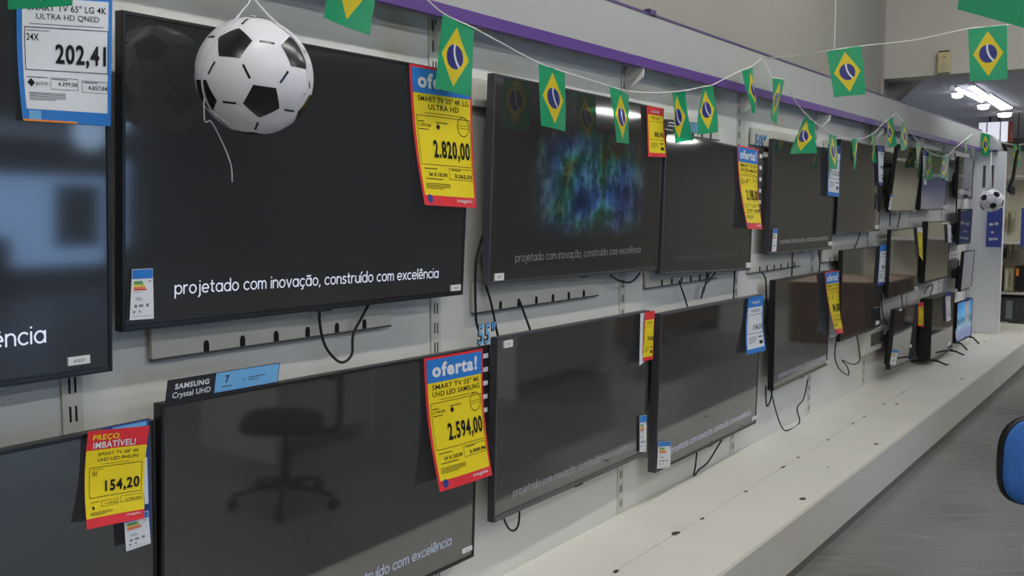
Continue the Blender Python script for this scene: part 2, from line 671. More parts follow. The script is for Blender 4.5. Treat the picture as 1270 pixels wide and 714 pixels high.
struct('floor', MB().box((XL, YF, -.1), (XR, .3, 0)), floor_mat())
struct('wall_back', MB().box((XL, 0, 0), (11.62, .06, 2.42)), M_wall)
struct('wall_upper', MB().box((XL, .0, 2.42), (BEAM_X + .22, .3, HI)).box((11.62, .0, 0), (XR, .3, 2.42)), M_upper)
struct('wall_front', MB().box((XL, YF - .2, 0), (XR, YF, HI)), mat('opposite_wall', (62, 66, 74), .8, .2))
struct('wall_left', MB().box((XL - .2, YF, 0), (XL, .3, HI)), mat('side_wall', (170, 168, 164), .8, .2))
struct('wall_right', MB().box((XR, YF, 0), (XR + .2, 4.2, HI)), mat('far_wall', (132, 126, 112), .8, .2))
struct('ceiling', MB().box((XL, YF, HI), (BEAM_X + .25, .3, HI + .1)), M_ceil)
struct('ceiling_low', MB().box((BEAM_X + .2, YF, LOW), (XR, 4.0, LOW + .1)), mat('low_ceiling', (196, 198, 210), .9, .2))
struct('wall_rear', MB().box((BEAM_X + .2, 4.0, 0), (XR, 4.2, LOW + .1)).box((BEAM_X + .12, .3, 0), (BEAM_X + .22, 4.0, HI)), M_upper)
struct('wall_end', MB().box((BEAM_X, YF, 2.636), (BEAM_X + .22, 0, HI)), mat('beam_wall', (196, 193, 184), .8, .2, noise=.03, nscale=.8))
# sloping wedge added under the low ceiling, for a patch of light and shade
cv = MB()
cv.add([(BEAM_X + .22, 0, LOW), (BEAM_X + .22, -.30, LOW), (BEAM_X + .22, 0, 2.46), (BEAM_X + .4, 0, LOW), (BEAM_X + .4, -.30, LOW), (BEAM_X + .4, 0, 2.46)],
       [(0, 2, 1), (3, 4, 5), (1, 2, 5, 4), (0, 3, 5, 2), (0, 1, 4, 3)])
struct('trim_1', cv, M_upper)
struct('trim_2', MB().box((BEAM_X - .012, -.02, 2.42), (BEAM_X, 0, HI), None), mat('corner_bead', (170, 166, 156), .7, .2))

# ================================================================== FIXTURES
# ---- display platform
DK = -.672
plat = empty('display_platform', (5, -.33, 0))
tag(plat, 'long low white display platform running along the foot of the television wall', 'platform')


def part(mb, name, m, root, smooth=False):
    loc = root.matrix_world.translation if root.parent is None else Vector((0, 0, 0))
    o = mb.build(name, m, root, smooth)
    return o


def world_part(mb, name, m, root, smooth=False, label=None):
    """mesh given in world coordinates, parented without moving"""
    o = mb.build(name, m, None, smooth)
    inv = root.matrix_basis.inverted()
    o.data.transform(inv)
    o.parent = root
    if label:
        o['label'] = label
    return o


bpy.context.view_layer.update()
PX0, PX1, PZ = -2.5, 12.6, .275
SEAM = hz(971, 579, PZ).y          # the long joint of the deck
UP0, UPS = 1.1447, 1.2687
edges = [PX0] + [UP0 + UPS * k for k in range(-2, 10) if PX0 + .1 < UP0 + UPS * k < PX1] + [PX1]
for a, b in zip(edges[:-1], edges[1:]):
    world_part(MB().box((a + .0012, SEAM + .002, PZ - .03), (b - .0012, -.002, PZ), bev=.0015), 'deck_panel', M_plat, plat)
world_part(MB().box((PX0, DK + .018, PZ - .03), (PX1, SEAM - .002, PZ), bev=.0015), 'deck_board', M_plat, plat)
for a, b in ((PX0, UP0 + UPS * 1.6), (UP0 + UPS * 1.6, UP0 + UPS * 4.6), (UP0 + UPS * 4.6, PX1)):
    world_part(MB().box((a + .001, DK, .052), (b - .001, DK + .018, PZ + .001), bev=.002), 'fascia', M_fascia, plat)
world_part(MB().box((PX0, DK + .012, 0), (PX1, DK + .05, .054)), 'plinth', M_kick, plat, label='dark grey kick plinth')
world_part(MB().box((PX0, DK + .05, .19), (PX1, -.002, PZ - .029)), 'frame', M_seam, plat)


def chip(px, py, w, d):
    p = hz(px, py, PZ + .0008)
    n = 8
    vs = []
    for k in range(n):
        a = 2 * math.pi * k / n
        q = .7 + .5 * random.random()
        vs.append((p.x + math.cos(a) * w * q * 1.15, p.y + math.sin(a) * d * q * 1.35, PZ + .0008))
    c_ = MB()
    c_.add(vs, [tuple(range(n))])
    world_part(c_, 'chip_mark', M_chip, plat, label='dark chip in the laminate')


for px, py, w, d in ((838, 661, .03, .014), (764, 708, .02, .01), (871, 643, .018, .006), (925, 609, .018, .006), (971, 579, .028, .007), (990, 567, .02, .005), (1027, 545, .02, .005),
                     (1058, 525, .022, .005), (1072, 516.5, .02, .005), (1097, 501, .022, .005), (1120, 486, .025, .005),
                     (996, 618, .022, .012), (1087, 550.5, .022, .009), (1112, 501, .025, .008), (1175, 451.5, .03, .012), (1193, 469.5, .03, .008), (1221, 423, .03, .012), (814, 585, .006, .004), (1027, 579, .01, .004)):
    chip(px, py, w, d)

# ---- slotted uprights
up_names = ['by the biggest television at the left', 'right of the television carrying the big football', 'between the second and third television columns',
            'between the third and fourth television columns', 'between the fourth and fifth television columns', 'right of the fifth television column',
            'behind the far group of televisions', 'near the far white end panel']
for k in range(8):
    x = UP0 + UPS * k
    e = empty('slotted_upright', (x, 0, PZ))
    tag(e, 'white slotted steel upright ' + up_names[k], 'upright', 'slotted uprights of the television wall')
    mb = MB()
    mb.box((x - .025, -.006, PZ + .001), (x + .025, .002, 2.41), bev=.001)
    world_part(mb, 'post', M_up, e)
    sl = MB()
    z = PZ + .03
    while z < 2.36:
        for s in (-.0095, .0045):
            sl.box((x + s, -.0066, z), (x + s + .005, -.0056, z + .036))
        z += .066
    world_part(sl, 'slots', M_slot, e)

# ---- mounting rails behind the televisions
rail_pos = [(1.34, 2.18), (2.60, 3.45), (3.875, 4.66), (5.10, 5.95), (6.375, 7.2), (7.63, 8.45), (8.9, 9.7)]
rw = ['the television with the big football', 'the television with the painted blue city reflections', 'the third upper television', 'the fourth upper television', 'the fifth upper television', 'the sixth upper television', 'the seventh upper television']
for k, (a, b) in enumerate(rail_pos):
    for z0, z1, w in ((1.281, 1.386, 'lower'), (1.995, 2.09, 'upper')):
        e = empty('mounting_rail', (a, 0, z0))
        tag(e, 'pale steel mounting rail with keyholes, %s one behind %s' % (w, rw[k]), 'rail', 'mounting rails on the wall')
        mb = MB().box((a, -.02, z0), (b, -.007, z1), bev=.002)
        world_part(mb, 'plate', M_rail, e)
        world_part(MB().box((a, -.0214, z0 - .004), (b, -.008, z0 + .0015)), 'lower_lip', M_seam, e)
        n = 6
        for i in range(n):
            x = a + .155 + i * (b - a - .16) / n
            kh = MB().prism([(x - .008, z0 + .002), (x + .008, z0 + .002), (x + .008, z0 + .022), (x + .004, z0 + .03), (x - .004, z0 + .03), (x - .008, z0 + .022)], -.0218, -.019)
            world_part(kh, 'keyhole', M_slot, e)

# ---- header sign board above the televisions
HX0, HX1, HYF = -3.0, 11.35, -.10
hdr = empty('header_board', (4, 0, 2.24))
tag(hdr, 'long pale header board with a purple band, above the row of televisions', 'header')
HT = 2.475
world_part(MB().box((HX0, HYF, 2.284), (HX1, HYF + .02, HT - .006)), 'fascia_panel', M_head, hdr)
world_part(MB().box((HX0, HYF - .004, 2.243), (HX1, HYF + .02, 2.284)), 'purple_band', M_purple, hdr, label='purple band along the lower edge')
world_part(MB().box((HX0, HYF - .003, HT - .006), (HX1, HYF + .022, HT + .004)), 'top_edge', M_violet_edge, hdr, label='thin purple top edge')
# return of the header round the end of the wall unit
ret = MB()
pr = hx(1237, 178, HX1)
pr_d, pr_z = HYF - pr.y, pr.z
prof = [(0, 2.262), (pr_d, 2.262), (pr_d, pr_z), (pr_d * .82, pr_z + .05), (pr_d * .45, (pr_z + HT) / 2 + .03), (.0, HT - .006)]
vs = [(HX1, HYF - p, z) for p, z in prof] + [(HX1 + .3, HYF - p, z) for p, z in prof]
n = len(prof)
ret.add(vs, [tuple(range(n)), tuple(range(2 * n - 1, n - 1, -1))] + [((i + 1) % n, i, n + i, n + (i + 1) % n) for i in range(n)])
world_part(ret, 'corner_return', M_head, hdr)
world_part(MB().box((HX1 + .001, HYF - pr_d + .001, 2.252), (HX1 + .3, HYF, 2.262)), 'corner_underside', M_purple, hdr, label='purple underside at the end corner')
for k in range(-2, 8):
    x = UP0 + UPS * k
    bk = MB()
    vs = []
    for dx in (-.004, .004):
        vs += [(x + dx, -.006, 2.243), (x + dx, HYF + .002, 2.243), (x + dx, HYF + .004, 2.205), (x + dx, -.045, 2.165), (x + dx, -.006, 2.15)]
    bk.add(vs, [(0, 1, 2, 3, 4), (9, 8, 7, 6, 5)] + [(i, i + 5, (i + 1) % 5 + 5, (i + 1) % 5) for i in range(5)])
    world_part(bk, 'bracket', mat('bracket_white', (236, 236, 232), .45, .4), hdr)
cl = MB()
pc = hy(808, 5, HYF)
cl.box((pc.x - .03, HYF - .01, HT - .004), (pc.x + .03, HYF + .02, HT + .02), bev=.004)
world_part(cl, 'clip', M_violet_edge, hdr)

# ---- end panel of the wall unit
ep = empty('end_panel', (11.5, -.15, PZ))
tag(ep, 'tall white end panel closing the far end of the television wall', 'panel')
world_part(MB().box((11.42, -.335, PZ), (11.5, -.001, 2.246), bev=.004), 'board', mat('end_panel_white', (228, 230, 232), .4, .4), ep)
es = MB()
for yy in (-.13, -.21):
    es.box((11.417, yy - .016, 1.86), (11.421, yy + .012, 2.10))
world_part(es, 'slots', M_seam, ep, label='two dark upright slots near the top')

# ================================================================== TELEVISIONS
TVS = {}


def tv(key, X, z, Wd, ar, yaw, roll, tilt, y, label, bez=M_bezel, side=None, chin=.016, chin_m=None, screen=None, thick=.03, feet=False, brand=True, group=None, brk=True):
    H = Wd * ar
    M = Matrix.Translation((X, y, z)) @ Matrix.Rotation(yaw, 4, 'Z') @ Matrix.Rotation(tilt, 4, 'X') @ Matrix.Rotation(roll, 4, 'Y')
    e = empty('television', M=M)
    tag(e, label, 'television', group or 'televisions on the display wall')
    h = Wd / 2
    b = .009
    fr = MB()
    fr.box((-h, 0, 0), (-h + b, thick, H), bev=.0018)
    fr.box((h - b, 0, 0), (h, thick, H), bev=.0018)
    fr.box((-h + b, 0, H - b), (h - b, thick, H), bev=.0018)
    fr.box((-h + b, 0, 0), (h - b, thick, b), bev=.0018)
    fr.build('bezel', side or bez, e)
    MB().box((-h + b, -.0015 if chin_m else .0005, .001), (h - b, .01, chin), bev=.001).build('chin', chin_m or bez, e)
    MB().box((-h + b, .003, chin), (h - b, .012, H - b)).build('screen', screen or M_screen, e)
    # rear shell
    rs = MB()
    rs.box((-h + .004, .012, .004), (h - .004, thick + .002, H - .004), bev=.002)
    D = min(thick + .045, abs(y) - .035) if not feet else thick + .05
    if D > thick + .012:
        rs.box((-h * .72, thick - .004, .02), (h * .72, D, H * .62), bev=.012)
    rs.build('rear_shell', M_rear, e)
    if brk and not feet:
        # bracket between the shell and the wall: built so that its plate touches the wall
        br = MB()
        for sx in (-.2, .2):
            br.box((sx * Wd - .02, D - .004, H * .2), (sx * Wd + .02, D + .004, H * .75))
        bo = br.build('wall_bracket', M_brack, e)
        bpy.context.view_layer.update()
        Mi = M.inverted()
        b2 = MB()
        p0 = M @ Vector((0, D, H * .42))
        b2.box((p0.x - .2 * Wd - .02, p0.y - .004, p0.z - .05), (p0.x + .2 * Wd + .02, -.0225 if p0.y < -.024 else p0.y + .004, p0.z + .05))
        b2.map(lambda p: Mi @ p).build('wall_bracket', M_brack, e)
    if brand:
        MB().box((-.03, -.0022 if chin_m else -.0002, -.004), (.03, .004, .003), bev=.001).build('brand_badge', bez, e)
    TVS[key] = dict(e=e, M=M, W=Wd, H=H, chin=chin)
    return e


def tv_plane(key, off=.0):
    t = TVS[key]
    n = -(t['M'].to_3x3() @ Vector((0, 1, 0)))
    return t['M'].translation + n * off, n


def tv_local(key, px, py, off=0):
    p, n = tv_plane(key, off)
    return TVS[key]['M'].inverted() @ hit(px, py, p, n)


def slogan(key, a, b, level, text=SLOGAN, col=(.78, .82, .95), weight=.17, y=.0022, xh=None, full=None):
    """letters lit on the glass, baseline from picture point a to b"""
    V, F, w = slogan_shape(text, weight)
    A, B = tv_local(key, *a), tv_local(key, *b)
    sx = (B.x - A.x) / w
    sz = sx if xh is None else xh
    nm = 'slogan_%s' % key
    m = bpy.data.materials.new('lit_letters')
    m.use_nodes = True
    bb = m.node_tree.nodes['Principled BSDF']
    bb.inputs['Base Color'].default_value = (.02, .02, .02, 1)
    bb.inputs['Roughness'].default_value = .09
    bb.inputs['Emission Color'].default_value = (*col, 1)
    bb.inputs['Emission Strength'].default_value = level
    mb = MB()
    mb.add([(A.x + x * sx, y, A.z + (B.z - A.z) * (x / w) + z * sz) for x, z in V], [f for f in F])
    o = mb.build('slogan_lettering', m, TVS[key]['e'])
    o['label'] = 'pale lit slogan lettering on the screen'


def sticker(key, x0, y0, x1, y1, txt='REF'):
    t = TVS[key]
    A, B = tv_local(key, x0, y1), tv_local(key, x1, y0)
    mb = MB().box((A.x, -.0026, A.z), (B.x, .0032, B.z))
    s = mb.build('sticker', M_sticker, t['e'])
    s['label'] = 'small white sticker'
    if txt and (B.x - A.x) > .01:
        w, h = B.x - A.x, B.z - A.z
        vs, fs = fit_text(txt, (A.x + w * .25, -(B.z - h * .3), A.x + w * .75, -(A.z + h * .3)), .0)
        MB_ = MB()
        MB_.add([(u, -.0031, -v) for u, v in vs], fs)
        MB_.build('sticker_print', M_greyink, s)


def tv_right(xr, zb, Wd, ar, tilt, y):
    return (xr - Wd / 2, zb, Wd, ar, 0, 0, tilt, y)


S_city_reflection = city_reflection()
S_far = picture_or_reflection('screen_waves', [(.0, (40, 42, 46)), (.4, (52, 54, 56)), (.62, (26, 26, 28)), (1.1, (18, 22, 18))], k=.5)
S_blue = picture_or_reflection('screen_blue', [(.0, (48, 56, 110)), (.35, (30, 52, 120)), (.62, (34, 60, 104)), (.78, (44, 62, 40)), (1.1, (40, 70, 36))], k=.38)
S_sea = picture_or_reflection('screen_sea', [(.05, (70, 76, 130)), (.35, (46, 76, 140)), (.5, (110, 150, 170)), (.62, (50, 90, 110)), (.8, (90, 150, 190)), (1.1, (60, 120, 180))], k=.9)

tv('T0', *tv_right(1.194, 1.281, 1.45, .576, .045, -.09), 'biggest black television, cut by the left edge of the photo above the Philips offer card', screen=M_screen_matt)
tv('T2', 1.834, 1.363, 1.219, .587, -.012, .003, .057, -.09, 'black television behind the big hanging football, bright white slogan on its screen', chin=.018, screen=M_screen_matt)
tv('T3', 3.216, 1.376, 1.255, .570, .002, .011, .031, -.09, 'television with blue city reflections painted on its screen, upper row right of the football television', side=M_bezel_g, screen=S_city_reflection, chin=.012, chin_m=M_bezel_g)
tv('T4', 4.425, 1.326, 1.11, .585, .018, .037, .010, -.085, 'dark upper television with a blue and black topper card on its top edge', chin=.01, screen=M_screen_semi, side=M_bezel_g)
tv('T5', 5.769, 1.377, 1.117, .583, -.006, .007, .025, -.09, 'upper television right of the 50 inch strip, energy label at its lower left corner', side=M_bezel_g, screen=M_screen_semi, chin=.012)
tv('T6', 6.950, 1.469, 1.090, .579, .009, -.004, .030, -.09, 'upper television behind the white card whose footer is blue and to its right')
tv('T7', 8.041, 1.610, .889, .583, .023, -.001, .100, -.12, 'small far upper television leaning forward, pale waves on its screen', screen=S_far)
tv('T8', 9.115, 1.623, .912, .581, -.016, .0, .018, -.12, 'far upper television with a blue lit picture on its lower half', screen=S_blue)
tv('T9', 10.493, 1.732, .716, .580, -.006, -.004, .017, -.12, 'farthest dark upper television beside the white end panel', screen=M_screen_matt)
tv('B0', 1.283 - .645, 1.156 - .75, 1.29, .582, 0, 0, .03, -.09, 'dark lower television under the biggest one, red Philips offer card on its corner')
tv('B1', 1.903, .453, 1.243, .588, .021, .014, .026, -.09, 'large dark lower television with the Samsung topper sign on its top edge', chin=.012)
tv('B2', 3.189, .540, 1.158, .567, .014, .006, .020, -.09, 'lower television right of the yellow 2.594,00 card, silver bottom edge', chin=.02, chin_m=M_chin, side=M_bezel_g)
tv('B3', 4.466, .438, 1.274, .573, .018, .006, .026, -.09, 'lower television with an energy label on its lower left corner and grey left side', chin=.012, side=M_bezel_g, thick=.04)
tv('B4', 5.831, .593, 1.114, .573, .037, .005, -.005, -.09, 'lower television left of the yellow 84,80 card, bronze reflection painted on its bottom edge', chin=.02, chin_m=mat('chin_bronze_reflection', (96, 92, 78), .35, .5, metal=.3), thick=.035)  # chin coloured bronze for the platform's reflection at the screen bottom
tv('B5', 7.091, .730, 1.081, .580, .020, .002, .0, -.09, 'dark middle height television right of the yellow 84,80 card')
tv('B6', 8.150, .945, .923, .579, -.001, -.006, .010, -.12, 'far middle row television left of the narrow yellow card')
tv('B7', 9.346, .982, .933, .579, -.002, .007, .023, -.12, 'far middle row television right of the narrow yellow card, white sticker on its top', thick=.05)
tv('B8', 8.121, .368, .824, .578, .012, .030, .047, -.14, 'low far television hung just above the platform, energy label at its lower left', thick=.035)
tv('B9', 9.198, .315, .907, .600, -.001, .004, -.0, -.22, 'far television standing on the platform on two splayed black feet', feet=True, thick=.10)
tv('C1', 10.178, .345, .656, .60, -.025, .0, -.0, -.22, 'small far television with a blue lit picture standing on the platform', feet=True, screen=S_sea, thick=.03)
tv('C2', 10.640, .805, .692, .582, .036, .009, .047, -.14, 'far lowest hung television near the end panel, its screen washed with a painted grey reflection', screen=picture_or_reflection('screen_grey_reflection', [(.0, (78, 78, 84)), (1.1, (96, 98, 104))], k=.6))  # even grey glow painted for the reflection on this screen
pz = hy(1192.6, 256.6, -.12)
tv('C0', 10.58, 1.275, .62, .58, .01, 0, .02, -.12, 'small far television in the middle of the last column, between two others', screen=M_screen_matt)

# feet of the two that stand
for key, sc in (('B9', 1.0), ('C1', .8)):
    t = TVS[key]
    zb = t['M'].translation.z
    for sx in (-.40, .40):
        f = MB()
        x = sx * t['W']
        for s, dy in ((-1, -.15), (1, .15)):
            f.tube([(x, .03, .006), (x, .03 + dy * .5 * sc, -.004), (x + .008 * s, .03 + dy * sc, PZ - zb + .0098)], [.011, .009, .008], 8)
        o = f.build('foot', M_bezel, t['e'], True)

# lit slogans
slogan('T2', (218, 364.5), (544, 344), 1.05, col=(.62, .66, .80))
V_, F_, w_ = slogan_shape(SLOGAN)
a_, b_ = tv_local('T0', -4, 430.5), tv_local('T0', 57, 424)
vn = slogan_shape('ência')[2]
# whole line on the big screen: the frame shows only its end
s0 = (b_.x - tv_local('T0', -19, 432.5).x) / vn
A0 = b_.x - s0 * w_


def slogan_local(key, x0, x1, z0, z1, level, col):
    V, F, w = slogan_shape(SLOGAN, .17)
    k = (x1 - x0) / w
    m = bpy.data.materials.new('lit_letters')
    m.use_nodes = True
    bb = m.node_tree.nodes['Principled BSDF']
    bb.inputs['Base Color'].default_value = (.02, .02, .02, 1)
    bb.inputs['Roughness'].default_value = .09
    bb.inputs['Emission Color'].default_value = (*col, 1)
    bb.inputs['Emission Strength'].default_value = level
    mb = MB()
    mb.add([(x0 + x * k, .0022, z0 + (z1 - z0) * (x / w) + z * k) for x, z in V], F)
    o = mb.build('slogan_lettering', m, TVS[key]['e'])
    o['label'] = 'pale lit slogan lettering on the screen'


k0 = .98
slogan_local('T0', b_.x - 1.16, b_.x, b_.z, b_.z, 1.1, (.62, .68, .80))
e1 = tv_local('B1', 560, 675)
e0 = tv_local('B1', 453, 721)
kk = (e1.x - e0.x) / slogan_shape('truído com excelência')[2]
slogan_local('B1', e1.x - kk * w_, e1.x, e1.z, e1.z, .52, (.55, .66, .88))
slogan('B2', (637, 616), (786, 555.5), .27, col=(.75, .78, .9))
slogan('B3', (833, 562), (931, 514), .42, col=(.75, .78, 1.0))
slogan('B4', (966, 469), (1024, 444), .26, col=(.75, .78, 1.0))
slogan('T3', (640, 324.5), (795, 313), .14, col=(.8, .82, .85))
slogan('T5', (968, 302), (1027, 297), .22, col=(.8, .82, .85))
slogan('T4', (838, 322.5), (915, 318), .05, col=(.8, .84, .85))

for a in (('T0', 84.5, 440, 111, 453.5), ('T2', 559, 352.5, 571, 361), ('T3', 613.5, 338.5, 624.5, 348), ('T4', 926, 325.5, 930.5, 332), ('T5', 1028, 299.5, 1031.5, 304.5),
          ('B1', 573.5, 676, 585, 686.5), ('B2', 625, 421, 635.5, 431.5), ('B3', 932.5, 515, 938, 521.5), ('B4', 1024, 446, 1028.5, 451), ('B5', 1087, 397, 1090.5, 403),
          ('T6', 1086, 279, 1089.5, 284), ('T7', 1133, 260, 1135, 263), ('T8', 1170.5, 255, 1172.5, 259), ('B6', 1134.5, 355, 1137.5, 360), ('B8', 1115.5, 382.5, 1118.5, 385.5),
          ('B8', 1128.5, 427, 1130.5, 431), ('B9', 1176, 424, 1178, 428), ('B7', 1169, 276, 1175, 278), ('C2', 1203, 355, 1205, 358)):
    sticker(*a, txt='REF' if a[0] in ('T0', 'T2', 'T3', 'B1', 'B2') else None)

# ================================================================== CARDS
BEND = {}


class Card:
    """a bent card: four corners, a bulge, and layers of print"""

    def __init__(s, name, corners, label, cat, base, bend=None, group=None, thick=.0006, radius=0):
        s.c = [Vector(p) for p in corners]       # TL TR BR BL
        s.n = ((s.c[1] - s.c[0]).cross(s.c[3] - s.c[0])).normalized()
        if s.n.dot(CAM - s.c[0]) < 0:
            s.n = -s.n
        s.bend = bend or (lambda u, v: 0.0)
        s.e = empty(name, (s.c[3] + s.c[2]) / 2)
        tag(s.e, label, cat, group)
        bpy.context.view_layer.update()
        s.inv = s.e.matrix_world.inverted()
        s.w = (s.c[1] - s.c[0]).length
        s.h = (s.c[3] - s.c[0]).length
        mb = MB()
        nu, nv = 8, 16
        vs, fs = [], []
        for side in (0, -1):
            for j in range(nv + 1):
                for i in range(nu + 1):
                    vs.append(s.pt(i / nu, j / nv, side * thick))
        K = (nu + 1) * (nv + 1)
        for j in range(nv):
            for i in range(nu):
                a = j * (nu + 1) + i
                fs.append((a, a + nu + 1, a + nu + 2, a + 1))
                fs.append((K + a, K + a + 1, K + a + nu + 2, K + a + nu + 1))
        rim = [i for i in range(nu + 1)] + [j * (nu + 1) + nu for j in range(1, nv + 1)] + [nv * (nu + 1) + i for i in range(nu - 1, -1, -1)] + [j * (nu + 1) for j in range(nv - 1, 0, -1)]
        for i in range(len(rim)):
            a, b = rim[i], rim[(i + 1) % len(rim)]
            fs.append((a, b, K + b, K + a))
        mb.add(vs, fs)
        po = mb.map(lambda p: s.inv @ p).build('paper', base, s.e)
        po.data.materials.append(M_white)
        for i_, f_ in enumerate(po.data.polygons):
            if i_ < 2 * nu * nv and i_ % 2 == 1:
                f_.material_index = 1
        s.k = 0

    def pt(s, u, v, off=0):
        c = s.c
        top = c[0].lerp(c[1], u)
        bot = c[3].lerp(c[2], u)
        return top.lerp(bot, v) + s.n * (s.bend(u, v) + off)

    def layer(s, name, m, shapes, lvl=1, label=None):
        """shapes: ('r',u0,v0,u1,v1) rectangle, ('t',text,box,bold), ('p',[(u,v)..]) polygon, ('b',u0,v0,u1,v1,w) outline, ('o',cu,cv,ru,rv,w) ring"""
        mb = MB()
        off = .0007 * lvl
        asp = s.w / s.h

        def rect(u0, v0, u1, v1):
            nu = max(1, int(abs(u1 - u0) * 8 + .99))
            nv = max(1, int(abs(v1 - v0) * 16 + .99))
            vs = [s.pt(u0 + (u1 - u0) * i / nu, v0 + (v1 - v0) * j / nv, off) for j in range(nv + 1) for i in range(nu + 1)]
            mb.add(vs, [(j * (nu + 1) + i, (j + 1) * (nu + 1) + i, (j + 1) * (nu + 1) + i + 1, j * (nu + 1) + i + 1) for j in range(nv) for i in range(nu)])
        for sh in shapes:
            if sh[0] == 'r':
                rect(*sh[1:5])
            elif sh[0] == 't':
                vs, fs = fit_text(sh[1], sh[2], sh[3] if len(sh) > 3 else 0)
                mb.add([s.pt(u, v, off) for u, v in vs], fs)
            elif sh[0] == 'p':
                mb.add([s.pt(u, v, off) for u, v in sh[1]], [tuple(range(len(sh[1])))])
            elif sh[0] == 'b':
                u0, v0, u1, v1, w = sh[1:]
                wv = w * asp
                rect(u0, v0, u1, v0 + wv); rect(u0, v1 - wv, u1, v1)
                rect(u0, v0, u0 + w, v1); rect(u1 - w, v0, u1, v1)
            elif sh[0] == 'o':
                cu, cv_, r, w = sh[1:]
                n = 20
                vs = []
                for k in range(n):
                    a = 2 * math.pi * k / n
                    for q in (r, r - w):
                        vs.append(s.pt(cu + q * math.cos(a), cv_ + q * asp * math.sin(a), off))
                mb.add(vs, [(2 * k, 2 * k + 1, (2 * k + 3) % (2 * n), (2 * k + 2) % (2 * n)) for k in range(n)])
        o = mb.map(lambda p: s.inv @ p).build(name, m, s.e)
        if label:
            o['label'] = label
        return o


def on_tv(key, pts, off=.010, offs=None):
    out = []
    for i, (x, y) in enumerate(pts):
        p, n = tv_plane(key, offs[i] if offs else off)
        out.append(hit(x, y, p, n))
    return out


def small_lines(u0, v0, u1, rows, dv=.012, t=.0045):
    random.seed(int(u0 * 1000 + v0 * 777))
    return [('r', u0, v0 + k * dv, u0 + (u1 - u0) * (1 if k < rows - 1 else .7), v0 + k * dv + t) for k in range(rows)]


def pix(cu, cv_, r, a):
    return ('p', [(cu - r, cv_), (cu, cv_ + r * a), (cu + r, cv_), (cu, cv_ - r * a)])


def offer_card(corners, label, title1, title2, price, old, inst, total, bend, small=False):
    c = Card('price_card', corners, label, 'price card', M_red, bend, 'price cards on the televisions')
    a = c.w / c.h
    c.layer('yellow_panel', M_yellow, [('r', .035, .19, .965, .925)], 1)
    c.layer('header_band', M_blue, [('r', .03, .018, .97, .192)], 2, 'blue header band')
    c.layer('header_lettering', M_white, [('t', 'oferta!', (.11, .045, .88, .155), .04)], 3)
    ink = [('t', title1, (.10, .208, .93, .247), .012), ('t', title2, (.10 if len(title2) > 9 else .26, .262, .93 if len(title2) > 9 else .76, .301), .012)]
    ink += [('r', .2, .325, .84, .329), ('b', .06, .345, .955, .70, .006), ('b', .52, .715, .955, .80, .005)]
    ink += [('o', .83, .40, .105, .008), ('r', .74, .39, .92, .393), ('r', .74, .41, .92, .413)]
    ink += [('t', old, (.08, .405, .28, .43), .01), ('r', .08, .387, .18, .393), ('r', .08, .442, .24, .448), ('r', .36, .387, .56, .393), pix(.40, .42, .035, a)]
    ink += [('r', .56, .725, .74, .731), ('r', .09, .725, .32, .731), ('r', .10, .80, .40, .806)] + small_lines(.08, .835, .52, 4)
    c.layer('fine_print', M_ink, ink, 2)
    c.layer('price_digits', M_ink, [('t', price, (.29, .515, .93, .668), .032)], 3)
    c.layer('instalment_digits', M_ink, [('t', inst, (.16, .755, .48, .787), .03), ('t', total, (.62, .755, .94, .788), .03)], 3)
    c.layer('shop_lettering', M_white, [('t', 'magalu', (.62, .938, .92, .972), .012)], 1)
    c.layer('round_seal', M_navy, [('o', .12, .95, .045, .045)], 1)
    return c


card2 = offer_card(on_tv('T2', [(507.5, 78.7), (585, 91.5), (591, 258), (527, 254)], offs=[.008, .008, .02, .03]),
                   'yellow offer card reading 2.820,00 at the right of the football television', 'SMART TV 55" 4K LG', 'ULTRA HD', '2.820,00', '3.399,00', '24 X 135,93', '3.262,32',
                   lambda u, v: -.012 * math.sin(math.pi * v) * (1 - .5 * u))
card8 = offer_card(on_tv('B1', [(525.7, 444.5), (598.6, 432), (610.5, 588.8), (545.7, 610)], offs=[.008, .008, .05, .05]),
                   'yellow offer card reading 2.594,00 on the Samsung television', 'SMART TV 55" 4K', 'UHD LED SAMSUNG', '2.594,00', '2.749,00', '24 X 125,04', '3.000,96',
                   lambda u, v: -.014 * math.sin(math.pi * v) + .004 * math.sin(math.pi * u))
card4 = offer_card(on_tv('T4', [(914.2, 179.4), (940.8, 185), (945.8, 284), (927.5, 283.6)], offs=[.012, .012, .03, .04]),
                   'narrow looking yellow offer card reading 2.198,00 left of the 50 inch strip', 'SMART TV 50"', 'UHD LED SAMSUNG', '2.198,00', '2.399,00', '24 X 105,95', '2.542,80',
                   lambda u, v: -.014 * math.sin(math.pi * v))
card11 = offer_card(on_tv('B4', [(1022.7, 337.5), (1041, 334.7), (1046, 413), (1036.5, 414)], offs=[.024, .024, .05, .06]),
                    'narrow looking yellow offer card reading 84,80 in the lower row', 'SMART TV 50"', '4K UHD LED', '84,80', '1.799,00', '24 X 84,80', '2.035,20',
                    lambda u, v: -.012 * math.sin(math.pi * v))

